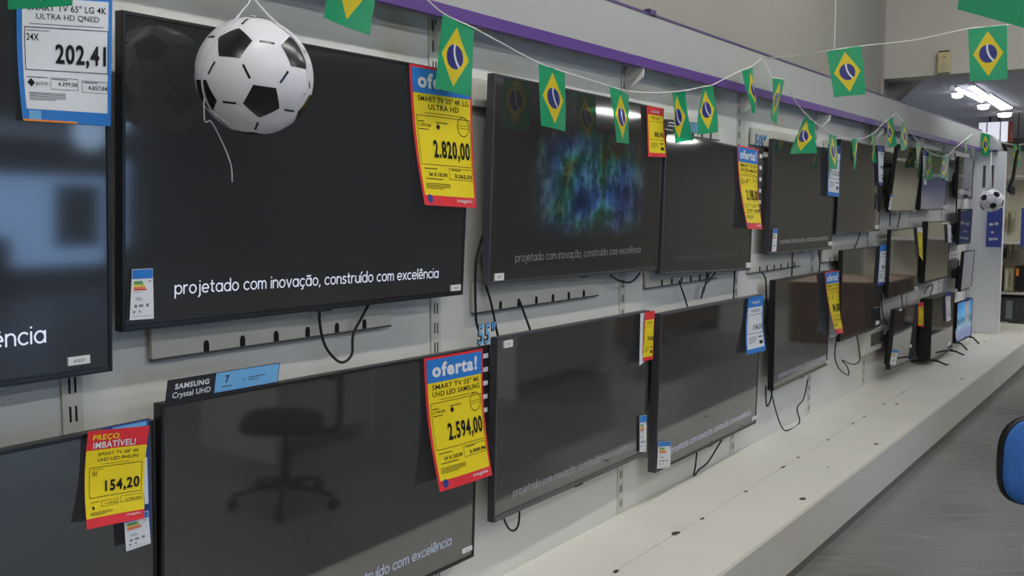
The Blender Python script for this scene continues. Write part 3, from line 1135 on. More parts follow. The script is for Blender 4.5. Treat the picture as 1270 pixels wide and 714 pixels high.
# card 'preço imbatível'
c7 = Card('price_card', on_tv('B0', [(109.4, 535), (185.7, 527.7), (179.4, 642.5), (108, 656.8)], offs=[.012, .014, .03, .03]),
          'red and yellow card reading 154,20 on the Philips television', 'price card', M_red, lambda u, v: -.012 * math.sin(math.pi * v) - .004 * math.sin(math.pi * u), 'price cards on the televisions')
c7.layer('yellow_panel', M_yellow, [('r', .0, .205, 1.0, .90)], 1)
c7.layer('header_lettering', M_yellow, [('t', 'PREÇO', (.09, .045, .52, .115), .02)], 2, 'yellow PREÇO lettering')
c7.layer('header_lettering', M_white, [('t', 'IMBATÍVEL!', (.1, .105, .8, .19), .02)], 3, 'white IMBATÍVEL lettering')
c7.layer('fine_print', M_ink, [('t', 'SMART TV 58" 4K', (.2, .235, .88, .272)), ('t', 'UHD LED PHILIPS', (.2, .295, .88, .332)), ('r', .3, .36, .75, .364), ('b', .07, .385, .955, .70, .008),
                               ('t', '24X', (.12, .43, .21, .475), .01), ('r', .12, .41, .3, .414), ('b', .27, .74, .56, .80, .005), ('b', .6, .725, .97, .79, .005), pix(.13, .80, .025, c7.w / c7.h), ('r', .08, .74, .24, .745),
                               ('t', '3.199,00', (.34, .765, .54, .79)), ('t', '3.700,80', (.68, .755, .94, .782))] + small_lines(.08, .845, .46, 3), 2)
c7.layer('price_digits', M_ink, [('t', '154,20', (.34, .535, .92, .672), .032)], 3)
c7.layer('shop_lettering', M_white, [('t', 'magalu', (.7, .915, .93, .945), .012)], 1)

# blue card behind it
c7b = Card('price_card', on_tv('B0', [(127, 531), (184.5, 519.5), (187.5, 672), (160, 676)], off=.004), 'blue card behind the red 154,20 card on the Philips television', 'price card', M_navy, None, 'price cards on the televisions')
c7b.layer('header_band', M_lightblue, [('r', .2, .01, .95, .045)], 1)
c7b.layer('edge_print', M_white, [('r', .80, .3, .93, .68)], 1)

# big blue and white card
c1 = Card('price_card', on_tv('T0', [(21, -14), (139.5, -6), (137.4, 156.3), (28.5, 149.3)], off=.012), 'blue and white price card reading 202,41 at the top left', 'price card', M_blue,
          lambda u, v: -.01 * math.sin(math.pi * v) * (1 - u), 'price cards on the televisions')
a1 = c1.w / c1.h
c1.layer('white_panel', M_white, [('r', .05, .055, .955, .905)], 1)
c1.layer('fine_print', M_ink, [('t', 'SMART TV 65" LG 4K', (.1, .1, .93, .15), .01), ('t', 'ULTRA HD QNED', (.19, .172, .85, .222)), ('r', .12, .25, .9, .254), ('b', .07, .275, .955, .605, .007),
                               ('t', '24X', (.09, .325, .215, .378), .012), ('r', .09, .30, .32, .304), ('b', .32, .655, .62, .745, .004), ('b', .66, .665, .955, .755, .004),
                               pix(.12, .70, .04, a1), ('r', .08, .655, .29, .66), ('r', .34, .665, .5, .67), ('r', .68, .675, .84, .68),
                               ('t', '4.399,00', (.40, .685, .61, .722), .006), ('t', '4.857,84', (.73, .70, .945, .738), .006)] + small_lines(.09, .775, .48, 5, .013, .004), 2)
c1.layer('price_digits', M_ink, [('t', '202,41', (.38, .395, .93, .572), .03)], 3)
c1.layer('payment_lettering', M_greyink, [('t', 'pix', (.17, .685, .30, .725))], 3)
c1.layer('shop_seal', M_lightblue, [('r', .07, .915, .2, .985)], 1)
c1.layer('rainbow_edge', M_orange, [('r', .0, .985, .6, 1.0)], 2)


def plain_card(key, pts, label, head, body, foot, price=None, off=.012, offs=None, base=None, hv=.16, fv=.92, bend=None, headtxt=None):
    c = Card('price_card', on_tv(key, pts, off, offs), label, 'price card', base or foot, bend, 'price cards on the televisions')
    if body is not (base or foot):
        c.layer('body_panel', body, [('r', .06, hv, .94, fv)], 1)
    c.layer('header_band', head, [('r', 0, 0, 1, hv)], 1)
    if headtxt:
        c.layer('header_lettering', M_white, [('t', headtxt, (.25, hv * .35, .75, hv * .75), .01)], 2)
    fp = [('r', .2, hv + .04, .8, hv + .05), ('r', .25, hv + .07, .75, hv + .08), ('b', .1, hv + .13, .92, .66, .01)] + small_lines(.15, .72, .55, 4, .03, .008) + [('r', .65, .72, .88, .74), ('r', .7, .8, .88, .86)]
    c.layer('fine_print', M_ink, fp, 2)
    if price:
        c.layer('price_digits', M_ink, [('t', price, (.38, .5, .9, .61), .02)], 3)
    return c


plain_card('T3', [(802, 131), (822, 134.7), (826.6, 195), (804, 194)], 'yellow card with a red top reading 88,96 right of the city lights television', M_red, M_yellow, M_red, '88,96', headtxt='imbatível')
plain_card('T5', [(1027, 178), (1042.7, 181), (1040.7, 244.4), (1026.4, 242.4)], 'white price card with blue foot half hidden by a flag, upper row', M_navy, M_white, M_blue, '13,3', off=.02)
plain_card('T6', [(1088.2, 179.7), (1097, 181), (1094.6, 230), (1089.7, 229.4)], 'narrow white price card with navy top on the fifth upper television', M_navy, M_white, M_navy, '99,9')
plain_card('T7', [(1144.5, 186), (1151, 187), (1149, 229), (1146, 229)], 'thin pale price card left of the television with the blue picture', M_navy, M_white, M_white, None, base=M_white)
plain_card('T8', [(1172, 190), (1176.5, 191), (1176, 224), (1172.5, 223)], 'pale teal card right of the television with the blue picture', mat('teal_card', (130, 178, 186), .5, .3), mat('pale_teal', (170, 200, 204), .5, .3), M_white, None)
c9b = Card('price_card', on_tv('B2', [(794.5, 388.5), (804, 387), (801, 447), (793, 453.5)], offs=[.012, .006, .006, .03]), 'blank white card back folded beside the red topped yellow card', 'price card', M_white, None, 'price cards on the televisions')
c9b.layer('edge_print', M_greyink, [('r', .3, .2, .5, .21)], 1)
plain_card('B2', [(800, 386.8), (812, 385), (809.7, 445.5), (796, 448.3)], 'yellow card with red top reading 154,66 at the right of the silver edged television', M_red, M_yellow, M_red, '154,66', off=.018, hv=.17)
plain_card('B3', [(928.6, 368.8), (947.2, 366), (950, 434), (926, 440)], 'white price card with bright blue top and foot reading 154,31', M_blue, M_white, M_blue, '154,31', hv=.19, headtxt='magalu', offs=[.01, .01, .025, .03], bend=lambda u, v: -.01 * math.sin(math.pi * v))
cb = Card('price_card', on_tv('B4', [(1026, 345), (1041, 342), (1040, 416), (1030.5, 418)], offs=[.008, .008, .016, .024]), 'white card back hanging behind the yellow 84,80 card', 'price card', M_white, None, 'price cards on the televisions')
cb.layer('edge_print', M_greyink, [('r', .1, .93, .5, .94)], 1)
plain_card('B5', [(1091.5, 304), (1100.5, 303), (1099.7, 352.5), (1087.8, 354.6)], 'narrow white price card with blue top and foot, far middle row', M_blue, M_white, M_navy, '8,0')
plain_card('B6', [(1137.3, 281.5), (1144, 282), (1144.5, 323.5), (1140.2, 316)], 'narrow yellow card curling at its foot, far middle row', M_white, M_yellow, M_yellow, None, base=M_yellow)
plain_card('B8', [(1138.9, 375.6), (1145.5, 374.6), (1146, 405.8), (1138.3, 404.2)], 'narrow yellow and red card beside the low hung far television', M_red, M_yellow, M_red, None)
plain_card('B7', [(1175, 278), (1179.3, 279), (1180.3, 300.6), (1176, 300.6)], 'tiny white card at the right edge of the far middle row', M_white, M_white, M_white, None, base=M_white)
plain_card('B9', [(1172.6, 362.3), (1178.8, 360.8), (1179.3, 396.6), (1173.7, 399)], 'narrow white price card with blue top on the television standing on feet', M_navy, M_white, M_white, None, base=M_white)
plain_card('C1', [(1196.7, 369.5), (1202, 368), (1201.8, 399), (1196.7, 400)], 'narrow pale price card on the small television with the sea picture', M_navy, M_white, M_white, None, base=M_white)


def energy(key, pts, label, off=.006, offs=None, bend=None):
    c = Card('energy_label', on_tv(key, pts, off, offs), label, 'energy label', M_white, bend, 'energy labels on the televisions')
    c.layer('header_band', M_blue, [('r', .02, .01, .98, .19)], 1)
    c.layer('rating_bars', M_green_ink, [('r', .1, .235, .5, .265), ('r', .1, .275, .55, .30)], 1, 'green rating bars')
    c.layer('rating_bars', M_yellow, [('r', .1, .31, .6, .34)], 1, 'yellow rating bar')
    c.layer('rating_bars', M_orange, [('r', .1, .35, .64, .38)], 1, 'orange rating bar')
    c.layer('rating_bars', M_red, [('r', .1, .39, .68, .42)], 1, 'red rating bar')
    c.layer('fine_print', M_greyink, [('r', .78, .235, .9, .26), ('r', .1, .45, .5, .456), ('r', .2, .56, .45, .575), ('r', .2, .60, .5, .615), ('r', .16, .70, .28, .76), ('r', .36, .70, .54, .75), ('r', .66, .69, .78, .75),
                                      ('r', .12, .82, .2, .87), ('r', .36, .82, .44, .86), ('r', .1, .93, .9, .937)], 1)
    return c


energy('T2', [(164, 334), (189.6, 332.7), (190.9, 395), (160.9, 397)], 'energy label on the lower left of the football television', offs=[.006, .006, .012, .012])
energy('B0', [(153.5, 640), (184, 633), (187, 673.4), (156.6, 683.7)], 'energy label below the red 154,20 card', off=.020)
energy('B2', [(793.4, 515.4), (802.2, 514.3), (801.6, 559.8), (793.4, 560.4)], 'narrow energy label on the lower right of the silver edged television')
energy('B3', [(816.4, 547.5), (832, 546.7), (831.3, 579.8), (815, 580.9)], 'energy label on the lower left corner of the grey sided lower television')
energy('T5', [(959.3, 284), (964.4, 284), (962.7, 311.6), (957, 312)], 'narrow energy label on the upper television right of the 50 inch strip')
energy('T7', [(1105, 240), (1108, 241), (1104.5, 260), (1101.8, 260)], 'tiny energy label on the small leaning far television')
energy('B8', [(1106.6, 433.3), (1114.3, 433.8), (1110.7, 452.7), (1103.5, 451.7)], 'energy label on the low hung far television')
energy('C1', [(1185.3, 407), (1187.3, 407), (1186.8, 420), (1185.3, 420)], 'tiny pale label at the lower left of the sea picture television')

# ---- topper sign on the large lower television
tp_c = on_tv('B1', [(208.8, 471.6), (347.2, 449.7), (344.5, 475.5), (205.5, 501)], off=-.006)
top1 = Card('topper_sign', tp_c, 'black and light blue Samsung Crystal UHD sign standing on a television top', 'sign', M_topblack, thick=.003)
top1.layer('blue_panel', M_lightblue, [('r', .40, .02, .992, .9)], 1, 'light blue panel')
top1.layer('brand_lettering', M_white, [('t', 'SAMSUNG', (.06, .2, .345, .44), .03), ('t', 'Crystal UHD', (.045, .56, .365, .88), .012)], 1)
top1.layer('blue_panel_print', M_ink, [('t', '7', (.485, .18, .52, .52), .02), ('r', .46, .66, .55, .69), ('r', .70, .42, .86, .45), ('r', .70, .54, .80, .57)], 2)
top1.layer('round_mark', M_navy, [('o', .66, .5, .012, .003)], 2)

tp_d = on_tv('T4', [(824.5, 147.5), (872, 153), (868, 166), (822, 158.5)], off=-.006)
top2 = Card('topper_sign', tp_d, 'dark and blue topper card on the third upper television, behind two flags', 'sign', M_topblack, thick=.003)
top2.layer('blue_panel', M_lightblue, [('r', .56, .05, .99, .95)], 1, 'light blue panel')
top2.layer('white_lines', M_white, [('r', .1, .25, .5, .4), ('r', .1, .6, .45, .72)], 1)


# ---- size strips (55" and 50") between the televisions
def size_strip(txt, key_y, dpts, spts, label):
    c = Card('size_strip', [hy(x, y, key_y) for x, y in spts], label, 'sign', M_topblack, thick=.004)
    n = 5
    for k in range(n):
        c.layer('icon', M_white, [('r', .5, .11 + k * .18, .86, .11 + k * .18 + .06)], 1)
    s2 = [hy(x, y, key_y - .002) for x, y in dpts]
    keep = c.c, c.n, c.w, c.h
    c.c = s2
    c.layer('digit_backing', M_topblack, [('t', txt, (-.05, -.02, 1.0, 1.04), .06)], 0)
    c.layer('digits', M_lightblue, [('t', txt, (0, 0, 1, 1), .01)], 3, 'light blue inch digits')
    return c


size_strip('55"', -.075, [(592.5, 402), (614.5, 398.5), (612, 424.5), (593, 428)], [(590, 430), (608, 427), (606, 520), (592, 523)], 'black strip with blue 55 inch digits between two lower televisions')
size_strip('50"', -.075, [(937.3, 165.5), (951, 168.5), (947, 182), (936.5, 180)], [(937.5, 181.5), (946.5, 183), (944, 262), (938, 261)], 'black strip with blue 50 inch digits in the upper row')


# ================================================================== CABLES
def cable(pts, label, r=.0032, y=-.03, y1=None, name='power_cable'):
    n = len(pts)
    P = []
    for i, (a, b) in enumerate(pts):
        yy = y if y1 is None else y + (y1 - y) * i / (n - 1)
        q_ = hy(a, b, yy)
        if q_.z < PZ + r + .001:          # lies on the platform
            q_ = hz(a, b, PZ + r + .001)
        P.append(q_)
    o = MB().tube(spline(P, 5), r, 8).build(name, M_cable, None, True)
    tag(o, label, 'cable', 'black cables on the television wall')
    return o


cable([(397, 378), (396.5, 400), (404, 430), (422, 449), (436, 440), (438, 415), (449, 393), (457, 378)], 'black cable hanging in a loop below the football television', .0042, -.045)
cable([(604, 280), (592, 315), (589.5, 345), (590, 385), (591.5, 403), (597, 416)], 'left of two black cables left of the city lights television', .0045, -.04)
cable([(603, 292), (598, 325), (602, 352), (609, 375), (616, 410), (620, 424)], 'right of two black cables left of the city lights television', .0045, -.04)
cable([(645, 374), (651, 391), (655, 402), (660, 416)], 'short black cable under the keyhole rail of the city lights television', .0045, -.035)
cable([(757, 341), (768, 348), (783, 349.5), (794, 338)], 'small black cable loop under the right of the city lights television', .0045, -.05)
cable([(842, 348), (849.5, 370), (855, 388)], 'short slanting black cable above the white 154,31 card television, left one', .004, -.035)
cable([(877, 336), (874.5, 355), (869.7, 369.5), (873, 356), (882, 345), (889, 334)], 'narrow black cable loop under the third upper television', .004, -.04)
cable([(911.7, 330), (910.5, 352), (909.5, 376)], 'straight black cable dropping from the third upper television', .0045, -.04)
cable([(945, 338), (949.5, 346), (950.5, 371), (952, 382), (949.8, 403), (953.8, 420), (953.5, 436)], 'long wavy black cable left of the television with a painted bronze reflection', .0045, -.035)
cable([(983, 310), (982, 342), (981.5, 346)], 'short black cable under the fourth upper television', .0045, -.035)
cable([(1015, 308), (1016.7, 325), (1016, 338)], 'short black cable above the television with a painted bronze reflection', .0045, -.035)
cable([(624, 636), (626, 646), (631.5, 655.7), (638, 657.5), (643, 650), (644.5, 632)], 'black cable loop under the silver edged television', .004, -.05)
cable([(864.7, 556), (862.5, 577), (860.7, 589.5), (867, 582), (878, 573), (892, 550.5), (899.5, 538)], 'black cable loop under the grey sided lower television', .0045, -.05)
cable([(949.8, 478), (950.6, 502), (955, 498), (958, 482)], 'tight black cable loop under the television with a painted bronze reflection', .0045, -.05)
cable([(955, 480), (963, 512), (970, 530), (977, 533.5), (991.5, 524), (988.6, 506), (996.8, 494), (1002, 470)], 'long black cable looping down to the platform under the television with a painted bronze reflection', .0042, -.045)
cable([(1039, 415), (1035.2, 438), (1040, 456), (1052, 465), (1051, 455), (1044.6, 446.6), (1058, 451.5), (1066.5, 445), (1062.5, 415)], 'tangled black cable under the middle height television', .0045, -.045)
cable([(1093.3, 366), (1094.8, 389), (1101, 402.7)], 'thin black cable behind the low hung far television', .0045, -.03)
cable([(1117.5, 358), (1118.5, 372), (1119.5, 382)], 'short black cable under the far middle row television', .0045, -.04)
cable([(1059.5, 308), (1064, 297), (1069, 282)], 'slanting black cable under the fifth upper television', .0045, -.035)
cable([(1104, 256), (1103.9, 270), (1103.6, 280)], 'left of two thin cables under the leaning far television', .005, -.035)
cable([(1117, 256), (1115.5, 270), (1112.8, 282)], 'right of two thin cables under the leaning far television', .005, -.035)
cable([(1184.4, 190), (1185.4, 206), (1186.3, 250), (1185.4, 281)], 'long upright black cable on the wall at the far end', .006, -.02)
cable([(1146.5, 364), (1149, 358), (1153.5, 354), (1157, 354), (1153.5, 367)], 'little black cable loop above the television on feet', .005, -.04)

# power box on the wall behind the low hung television
pb = empty('socket_box', hy(1092, 430, -.02))
tag(pb, 'pale square wall box with a dark grille behind the low hung television', 'wall box')
q0, q1 = hy(1072, 441, -.05), hy(1072, 413, -.05)
x0, x1, z0, z1 = q0.x, q0.x + .52, q0.z, q1.z
world_part(MB().box((x0, -.05, z0), (x1, -.001, z1), bev=.004), 'case', M_rail, pb)
world_part(MB().box((x0 + .16, -.053, z0 + .05), (x1 - .02, -.049, z1 - .03)), 'grille', M_seam, pb)

# ================================================================== BUNTING
FLAGN = 0


def flag(label, corners=None, facing=None, y=None, ydepth=None, curl=.006, depth=None, xplane=None):
    """corners in picture order TL TR BR BL; y = its distance in front of the wall; depth = distance along the view for flags that face us"""
    global FLAGN
    FLAGN += 1
    if depth is not None:
        c0 = hd(sum(c[0] for c in corners) / 4, sum(c[1] for c in corners) / 4, depth)
        P = [hit(a, b, c0, ray(635, 357)) for a, b in corners]
    elif xplane is not None:
        P = [hx(a, b, xplane) for a, b in corners]
    elif ydepth is not None:
        P = [hy(a, b, yy) for (a, b), yy in zip(corners, ydepth)]
    else:
        P = [hy(a, b, y) for a, b in corners]
    n = (P[1] - P[0]).cross(P[3] - P[0]).normalized()
    if n.dot(CAM - P[0]) < 0:
        n = -n
    nu, nv = 8, 12
    ph = FLAGN * 1.7
    vs, uvs = [], []
    for j in range(nv + 1):
        for i in range(nu + 1):
            u, v = i / nu, j / nv
            p = P[0].lerp(P[1], u).lerp(P[3].lerp(P[2], u), v)
            d = curl * (math.sin(ph + 2.2 * v + 2.5 * u) - math.sin(ph + 2.5 * u) * (1 - v)) * (.3 + v) + curl * .8 * math.sin(math.pi * u) * math.cos(ph)
            vs.append(p + n * d)
            uvs.append((u, 1 - v))
    fs = [(j * (nu + 1) + i, (j + 1) * (nu + 1) + i, (j + 1) * (nu + 1) + i + 1, j * (nu + 1) + i + 1) for j in range(nv) for i in range(nu)]
    org = (P[0] + P[1]) / 2
    me = bpy.data.meshes.new('bunting_flag')
    me.from_pydata([tuple(v - org) for v in vs], [], fs)
    ul = me.uv_layers.new(name='uv')
    for l in me.loops:
        ul.data[l.index].uv = uvs[l.vertex_index]
    for p in me.polygons:
        p.use_smooth = True
    me.materials.append(M_flag)
    o = bpy.data.objects.new('bunting_flag', me)
    o.location = org
    COL.objects.link(o)
    tag(o, label, 'flag', 'Brazil flags of the bunting')
    return P


Y1 = -.185
flag('large Brazil flag cut by the top of the photo, right of the big football', [(419, -92), (478, -66), (458, 44), (403.5, 21)], y=-.36)
flag('Brazil flag hanging over the top of the yellow 2.820,00 card', [(549, 17.5), (588, 35), (581.5, 120), (541.8, 109)], y=-.20)
flag('Brazil flag over the left of the city lights television', [(668, 78), (700.5, 90), (702, 163), (669, 156)], y=Y1)
flag('Brazil flag over the right of the city lights television', [(755.6, 107), (779.7, 118), (782, 178), (763.8, 176.5)], y=Y1)
flag('Brazil flag leaning right, between the 88,96 card and the blue topper card', [(833.4, 114), (850, 112.6), (856.2, 174), (843.6, 178)], y=Y1, curl=.02)
flag('Brazil flag beside the right end of the blue topper card', [(871.6, 107.5), (884, 105.5), (885.8, 164), (866, 167)], y=Y1, curl=.02)
flag('small twisted Brazil flag over the purple band, left of two', [(920, 88), (933.5, 83), (936.7, 137.4), (927, 141)], y=Y1, curl=.02)
flag('small twisted Brazil flag over the purple band, right of two', [(958, 97), (973, 99), (966.3, 154), (955.8, 143.5)], y=Y1, curl=.02)
flag('Brazil flag over the left of the fourth upper television', [(998.6, 141.5), (1010.8, 151.7), (1008, 190), (985, 190.6)], y=Y1, curl=.02)
flag('Brazil flag in front of the white card with a blue foot', [(1028, 164), (1037.3, 168), (1037.5, 210), (1028.8, 209.4)], y=-.16, curl=.012)
flag('Brazil flag over the left of the fifth upper television', [(1056.5, 171.5), (1064, 172.7), (1061.8, 209.6), (1055.4, 210.6)], y=Y1, curl=.015)
flag('very narrow Brazil flag left of the navy topped white card', [(1080.4, 164.4), (1085.5, 166.6), (1088, 202), (1083.5, 200)], y=Y1, curl=.015)
flag('narrow Brazil flag high over the purple band, left of the leaning television', [(1101, 148), (1107.2, 145), (1108.9, 181.3), (1102.5, 183)], y=Y1, curl=.015)
flag('Brazil flag over the top left corner of the leaning far television', [(1117.8, 152), (1124.2, 152), (1126.5, 184), (1114.4, 187)], y=Y1, curl=.015)
flag('Brazil flag over the right of the leaning far television', [(1136, 177), (1143, 179), (1142, 208), (1134.8, 209)], y=Y1, curl=.015)
flag('pale edge on flag left of the television with the blue picture', [(1152, 190), (1156.4, 190.5), (1156, 222), (1151, 221)], y=Y1, curl=.015)
flag('flag over the television with the blue picture, right one', [(1168.6, 194), (1174, 194), (1173, 222), (1167.5, 221)], y=Y1, curl=.015)
flag('tiny edge on flag on the header near its far end, left of two', [(1194.6, 175), (1198.6, 172), (1199, 189.5), (1195, 190)], y=Y1, curl=.015)
flag('tiny edge on flag on the header near its far end, right of two', [(1204.5, 183), (1208, 183), (1208.5, 201), (1205.5, 202)], y=Y1, curl=.015)
flag('Brazil flag on the rounded far corner of the header', [(1216.8, 164.6), (1227.4, 166.6), (1227, 193), (1216.8, 192)], xplane=11.325, curl=.004)
flag('Brazil flag hanging at the far right edge above the shelves', [(1256.7, 179), (1266, 179), (1265.3, 206.5), (1255.7, 206.5)], depth=11.5, curl=.006)
fb1 = flag('Brazil flag hanging in the air before the corner of the room', [(1025.4, 63), (1068.3, 57), (1074.5, 116.7), (1034, 121)], depth=4.6, curl=.005)
fb2 = flag('Brazil flag hanging in the air at the right, near the ceiling lights', [(1200.4, 35.8), (1249, 30.7), (1250, 98), (1203.5, 100.7)], depth=4.4, curl=.005)
ft1 = flag('green flag edge showing at the top left over the 202,41 card', [(6, -105), (96, -112), (91, 7.6), (8.8, 11)], depth=2.3, curl=.004) if False else None
# the two nearest flags, mostly above the picture
ft1 = flag('green flag edge showing at the top left over the 202,41 card', [(5, -92), (95, -98), (91, 7.6), (8.8, 11.2)], depth=1.75, curl=.003)
ft2 = flag('green flag corner filling the top right corner of the photo', [(1222, -268), (1421, -212), (1385, 70), (1186, 12.5)], depth=1.05, curl=.003)


def string(pts, label, r=.0022, y=None, pts3=None, name='bunting_string', m=None, seg=6, n=6):
    P = pts3 or [hy(a, b, yy) for a, b, yy in pts]
    o = MB().tube(spline(P, n), r, seg).build(name, m or M_string, None, True)
    return tag(o, label, 'string', 'bunting strings')


string([(380, -120, -.36), (419, -92, -.36), (478, -66, -.36), (520, -12, -.28), (549, 16, -.20), (588, 35, -.20), (625, 55, -.19), (668, 78, Y1), (700, 89.5, Y1), (728, 98, Y1), (756, 107, Y1), (780, 113, Y1), (806, 115, Y1), (834, 114, Y1),
        (851, 112, Y1), (872, 107.5, Y1), (884, 105, Y1), (905, 94, Y1), (920, 87, Y1), (934, 81, Y1), (945, 72, -.12)], 'white bunting string sagging in front of the first televisions', .0024)
string([(945, 72, -.12), (952, 84, -.16), (958, 96, Y1), (973, 100, Y1), (985, 123, Y1), (999, 141, Y1), (1011, 152, Y1), (1028, 164, Y1), (1042, 170, Y1), (1057, 172, Y1), (1071, 171, Y1), (1085, 164, Y1), (1095, 153, Y1), (1104, 146, Y1), (1111, 140, -.12)],
       'white bunting string sagging over the middle televisions', .003)
string([(1111, 140, -.12), (1120, 151, Y1), (1130, 165, Y1), (1140, 177, Y1), (1152, 188, Y1), (1163, 193, Y1), (1175, 192.5, Y1), (1183, 185, Y1), (1196, 174, Y1), (1206, 166, -.12)], 'white bunting string sagging over the far televisions', .004)
pa = hy(945, 72, -.12)
string(None, 'white bunting string stretched out from the wall to the right', .0026,
       pts3=[pa, pa.lerp(fb1[0], .5) + Vector((0, 0, -.008)), fb1[0], fb1[1], fb1[1].lerp(fb2[0], .5) + Vector((0, 0, -.012)), fb2[0], fb2[1], fb2[1] + (fb2[1] - fb1[1]) * .8])
string(None, 'white bunting string at the far right corner above the shelves', .006, pts3=[hx(1206, 163, 11.32), hx(1217, 164, 11.32), hx(1228, 167, 11.32), hd(1241, 176, 10.6), hd(1256, 179, 11.5), hd(1266, 179, 11.5), hd(1290, 176, 11.8)])
string(None, 'thin white bunting string over the left end of the photo', .002, pts3=[ft1[0] + (ft1[0] - ft1[1]) * 1.2 + Vector((0, 0, .1)), ft1[0], ft1[1], ft1[1] + (ft1[1] - ft1[0]) * 1.0 + Vector((0, 0, .1))])
string(None, 'thin white bunting string over the top right corner', .002, pts3=[ft2[0] + (ft2[0] - ft2[1]) * .9 + Vector((0, 0, .05)), ft2[0], ft2[1], ft2[1] + (ft2[1] - ft2[0]) * .6 + Vector((0, 0, .05))])
p = fb1[0].lerp(fb1[1], .22)
string(None, 'thin upright hanging wire above the flag before the room corner', .0022, pts3=[p, p + Vector((0, 0, .6)), Vector((p.x, p.y, HI))], name='hanging_wire')


# ================================================================== FOOTBALLS
def football(center, r, R, label, strings=True):
    e = empty('football', center)
    tag(e, label, 'football', 'inflatable footballs')
    bm = bmesh.new()
    bmesh.ops.create_uvsphere(bm, u_segments=64, v_segments=40, radius=r)
    me = bpy.data.meshes.new('ball_skin')
    bm.to_mesh(me)
    bm.free()
    for p in me.polygons:
        p.use_smooth = True
    me.materials.append(M_ball)
    o = bpy.data.objects.new('ball_skin', me)
    COL.objects.link(o)
    o.parent = e
    g = (1 + 5 ** .5) / 2
    ico = [Vector(v).normalized() for v in [(0, 1, g), (0, -1, g), (0, 1, -g), (0, -1, -g), (1, g, 0), (-1, g, 0), (1, -g, 0), (-1, -g, 0), (g, 0, 1), (-g, 0, 1), (g, 0, -1), (-g, 0, -1)]]
    edge = min((ico[0] - q).length for q in ico[1:])
    rr = r * 1.004
    for i, v in enumerate(ico):
        nb = [q for q in ico if 0 < (q - v).length < edge * 1.05]
        a = (nb[0] - v * nb[0].dot(v)).normalized()
        b = v.cross(a)
        nb.sort(key=lambda q: math.atan2(q.dot(b), q.dot(a)))
        cs = [(v * 2.25 + q).normalized() for q in nb]
        mb = MB()
        n = 6
        for k in range(5):
            c1_, c2_ = cs[k], cs[(k + 1) % 5]
            vs, fs, idx = [], [], {}
            for p_ in range(n + 1):
                for q_ in range(n + 1 - p_):
                    w = v * (n - p_ - q_) + c1_ * p_ + c2_ * q_
                    idx[(p_, q_)] = len(vs)
                    vs.append(R @ (w.normalized() * rr))
            for p_ in range(n):
                for q_ in range(n - p_):
                    fs.append((idx[(p_, q_)], idx[(p_ + 1, q_)], idx[(p_, q_ + 1)]))
                    if p_ + q_ < n - 1:
                        fs.append((idx[(p_ + 1, q_)], idx[(p_ + 1, q_ + 1)], idx[(p_, q_ + 1)]))
            mb.add(vs, fs)
        mb.build('black_pentagon', M_ballk, e, True)
    # dashes along the seams between the white panels
    mb = MB()
    for i in range(12):
        for j in range(i + 1, 12):
            if (ico[i] - ico[j]).length < edge * 1.05:
                a, b = (ico[i] * 2 + ico[j]).normalized(), (ico[j] * 2 + ico[i]).normalized()
                side = (b - a).cross(a + b).normalized()
                vs = []
                for k in range(7):
                    c = a.lerp(b, .2 + .6 * k / 6).normalized()
                    for s in (-1, 1):
                        vs.append(R @ ((c + side * s * .02).normalized() * rr))
                mb = MB()
                mb.add(vs, [(2 * k, 2 * k + 1, 2 * k + 3, 2 * k + 2) for k in range(6)])
                mb.build('seam_dash', M_ballk, e, True)
    zt = Vector((0, 0, r))
    MB().tube([zt * .99, zt * 1.03], .006, 10).build('valve', M_ball, e, True)
    return e


def ball_rotation(centre, obs):
    """orientation that puts four black patches where they are seen (right, up, towards us)"""
    g = (1 + 5 ** .5) / 2
    ico = [Vector(v).normalized() for v in [(0, 1, g), (0, -1, g), (0, 1, -g), (0, -1, -g), (1, g, 0), (-1, g, 0), (1, -g, 0), (-1, -g, 0), (g, 0, 1), (-g, 0, 1), (g, 0, -1), (-g, 0, -1)]]
    O = []
    vd = (centre - CAM).normalized()
    vr = vd.cross(UP).normalized()
    vu = vr.cross(vd)
    for a, b in obs:
        O.append(np.array(vr * a + vu * b - vd * math.sqrt(max(0, 1 - a * a - b * b))))
    edge = min((ico[0] - q).length for q in ico[1:])
    best = None
    for A in range(12):
        for B in range(12):
            if B == A or (ico[A] - ico[B]).length > edge * 1.05:
                continue
            for C in range(12):
                if C in (A, B) or (ico[C] - ico[A]).length > edge * 1.05 or (ico[C] - ico[B]).length > edge * 1.05:
                    continue
                S = sum(np.outer(O[i], np.array(ico[k])) for i, k in enumerate((A, B, C)))
                U, s, Vt = np.linalg.svd(S)
                D = np.diag([1, 1, np.linalg.det(U @ Vt)])
                R = U @ D @ Vt
                err = sum(np.linalg.norm(R @ np.array(ico[k]) - O[i]) for i, k in enumerate((A, B, C)))
                if best is None or err < best[0]:
                    best = (err, R)
    return Matrix(best[1].tolist())


bc = hy(316, 95, -.30)
BR = .131
football(bc, BR, ball_rotation(bc, [(-.35, .57), (.14, -.45), (.67, .45)]), 'big inflatable football hanging in front of the television at the left')
bc2 = hx(1229, 248.5, 11.1)
BD = (bc2 - CAM).dot(FW)
football(bc2, 14.2 * BD / FPX, ball_rotation(bc2, [(-.65, .25), (.55, .45), (.2, -.42)]), 'small distant football hanging before the white end panel')


def arc_on_ball(pts, c, r, lift=1.012):
    out = []
    for x, y in pts:
        d = ray(x, y)
        oc = CAM - c
        R_ = r * lift
        b = oc.dot(d)
        q = b * b - (oc.dot(oc) - R_ * R_)
        if q > 0:
            out.append(CAM + d * (-b - math.sqrt(q)))
        else:
            p_ = CAM + d * (-b)
            out.append(c + (p_ - c).normalized() * max(R_, (p_ - c).length))
    return out


